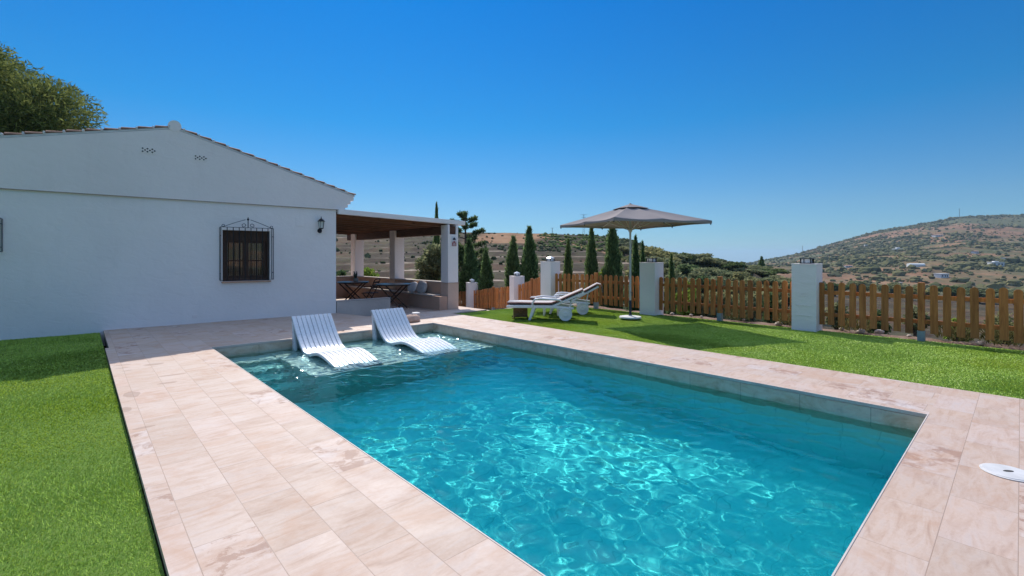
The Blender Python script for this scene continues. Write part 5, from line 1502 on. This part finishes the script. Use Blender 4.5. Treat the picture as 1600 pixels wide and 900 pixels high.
# stones and weeds along the foot of the fence
M_STONE = plain('white_limestone', (0.42, 0.36, 0.30), 0.9, var=0.15, scale=9, bump=0.01, bscale=20)
ST = [(1000, 10.72, 5.85, 0.07), (0, 10.80, 5.40, 0.06), (0, 10.74, 3.45, 0.10), (0, 10.85, 4.2, 0.05), (0, 10.78, 2.05, 0.10), (0, 10.95, 1.80, 0.11), (0, 10.74, 0.45, 0.08), (0, 10.9, -0.15, 0.09), (0, 10.72, 5.1, 0.05), (0, 10.82, 1.35, 0.05), (0, 10.9, 2.38, 0.06)]
SL = ['white stone just right of the pillar by the parasol, under the first pickets', 'small white stone second from the pillar by the parasol, below the pickets', 'large pale stone under the pickets left of the largest pillar', 'small pale stone left of the post in the middle fence section', 'pale stone under the pickets right of the largest pillar', 'large pale stone beside the weeds right of the largest pillar', 'pale stone near the post of the right-hand fence section', 'pale stone at the right end of the right-hand fence section', 'tiny white stone near the middle fence post', 'tiny pale stone left of the right-hand fence post', 'small pale stone touching the largest pillar on its right side']
for k, ((_, x_, y_, s_), lab) in enumerate(zip(ST, SL)):
    rock('stone', (x_+0.06, y_, 0.0), s_*0.85, s_*0.7, s_*0.5, M_STONE, lab, 'stone', k+10, 'pale stones below the picket fence')
M_WEED = mat_leaf('dry_weed', (0.07, 0.075, 0.03), (0.24, 0.22, 0.10), 0.3, 2.0)
WL = ['dry weed tuft left of the largest fence pillar', 'leafy weed behind the pickets just right of the largest pillar', 'weed tuft under the right-hand fence section near its post', 'weed patch at the far right end of the fence', 'weed tuft below the middle fence section']
for k, ((x_, y_), lab) in enumerate(zip([(10.85, 3.25), (10.95, 2.15), (11.0, 0.75), (10.9, 0.2), (10.95, 4.35)], WL)):
    rg = np.random.default_rng(200+k); n_ = 420
    a = rg.uniform(0, 2*pi, n_); q = np.sqrt(rg.random(n_))*0.28; h = 0.30*(1-q)*rg.random(n_)
    V, Fq = leaf_quads(np.stack([q*np.cos(a), q*np.sin(a), h+0.02], 1), np.stack([np.cos(a)*0.5, np.sin(a)*0.5, np.ones(n_)], 1)+rg.normal(size=(n_, 3))*0.4, 0.11, 0.018, rg)
    tag(np_obj('weed', V, Fq, M_WEED), lab, 'weed', 'weeds below the picket fence').location = (x_, y_, 0.0)

# ------------------------------------------------------------------ turf blades
def mat_grass():
    m = NM('turf_blades'); g = m.n('ShaderNodeNewGeometry'); p = g.outputs['Position']
    big = m.noise(p, 0.9, 5, 0.65, 0.6); md = m.noise(p, 6, 4, 0.6)
    f = m.math('ADD', m.math('ADD', m.math('MULTIPLY', g.outputs['Random Per Island'], 0.3), m.math('MULTIPLY', big, 0.5)), m.math('MULTIPLY', md, 0.2))
    c = m.ramp(f, [(0.18, (0.16, 0.30, 0.018)), (0.45, (0.27, 0.45, 0.04)), (0.68, (0.40, 0.56, 0.09)), (0.86, (0.56, 0.62, 0.26))])
    up = m.n('ShaderNodeVectorMath', operation='ADD'); m.l(g.outputs['Normal'], up.inputs[0]); up.inputs[1].default_value = (0, 0, 3.0)
    nz = m.n('ShaderNodeVectorMath', operation='NORMALIZE'); m.l(up.outputs[0], nz.inputs[0])
    d = m.n('ShaderNodeBsdfDiffuse'); t_ = m.n('ShaderNodeBsdfTranslucent'); mx = m.n('ShaderNodeMixShader')
    m.l(c, d.inputs['Color']); m.l(c, t_.inputs['Color']); mx.inputs[0].default_value = 0.2; m.l(nz.outputs[0], d.inputs['Normal'])
    m.l(d.outputs[0], mx.inputs[1]); m.l(t_.outputs[0], mx.inputs[2])
    gl = m.n('ShaderNodeBsdfGlossy'); gl.inputs['Roughness'].default_value = 0.45; mx2 = m.n('ShaderNodeMixShader'); mx2.inputs[0].default_value = 0.035
    m.l(mx.outputs[0], mx2.inputs[1]); m.l(gl.outputs[0], mx2.inputs[2]); m.l(mx2.outputs[0], m.out.inputs['Surface'])
    return m.m
M_GRASS = mat_grass()
def blades(name, X, Y, z0, rg, hmin, hmax):
    n_ = len(X); dist = np.hypot(X, Y)
    w = 0.0012+0.00055*dist; h = rg.uniform(hmin, hmax, n_)*(0.8+0.35*fbm(X*1.3, Y*1.3, 3))
    lean = 0.55*fbm(X*0.8+9, Y*0.8, 3)*2.2; a = lean*pi+rg.normal(size=n_)*0.9
    lx, ly = np.cos(a)*h*1.2*rg.random(n_)*1.2, np.sin(a)*h*1.2*rg.random(n_)*1.2
    b = rg.uniform(0, pi, n_); bx_, by_ = np.cos(b)*w, np.sin(b)*w
    V = np.stack([np.stack([X-bx_, Y-by_, np.full(n_, z0)], 1), np.stack([X+bx_, Y+by_, np.full(n_, z0)], 1), np.stack([X+lx, Y+ly, z0+h], 1)], 1).reshape(-1, 3)
    return tag(np_obj(name, V, np.arange(n_*3).reshape(-1, 3), M_GRASS), kind='stuff')
def scatter(x0, x1, y0, y1, n_, rg, dens):
    X = rg.uniform(x0, x1, n_); Y = rg.uniform(y0, y1, n_)
    x, d = w2cam(X, Y)
    seen = (d > 0.6) & (np.abs(x) < d*1.16+0.6)
    keep = rg.random(n_) < dens(np.hypot(X, Y))*np.where(seen, 1.0, 0.55)
    return X[keep], Y[keep]
rg = np.random.default_rng(5)
X, Y = scatter(-9.0, 0.275, -1.0, 11.99, 2600000, rg, lambda r_: np.clip((3.0/r_)**1.2, 0.08, 1))
ok = Y < 12.01-0.059*(X+1.0); X, Y = X[ok], Y[ok]
blades('lawn_grass', X, Y, -0.05, rg, 0.012, 0.030)
X, Y = scatter(6.862, 10.60, -8, 9.67, 1500000, rg, lambda r_: np.clip((5.0/r_)**1.2, 0.1, 0.75))
keep = np.hypot(X-9.33, Y-6.1) > 0.30; X, Y = X[keep], Y[keep]
blades('lawn_grass', X, Y, -0.03, rg, 0.007, 0.017)
print('grass faces', sum(len(o.data.polygons) for o in bpy.data.objects if o.name.startswith('lawn_grass')))
# ------------------------------------------------------------------ air
if HAZE > 0:
    m = NM('haze_air'); pv = m.n('ShaderNodeVolumePrincipled')
    pv.inputs['Color'].default_value = (0.55, 0.78, 1.0, 1); pv.inputs['Density'].default_value = HAZE; pv.inputs['Anisotropy'].default_value = 0.2
    m.l(pv.outputs[0], m.out.inputs['Volume'])
    r = MB(); r.box(-11600, 11600, -11600, 11600, -180, 150); tag(r.build('haze', m.m), kind='stuff')
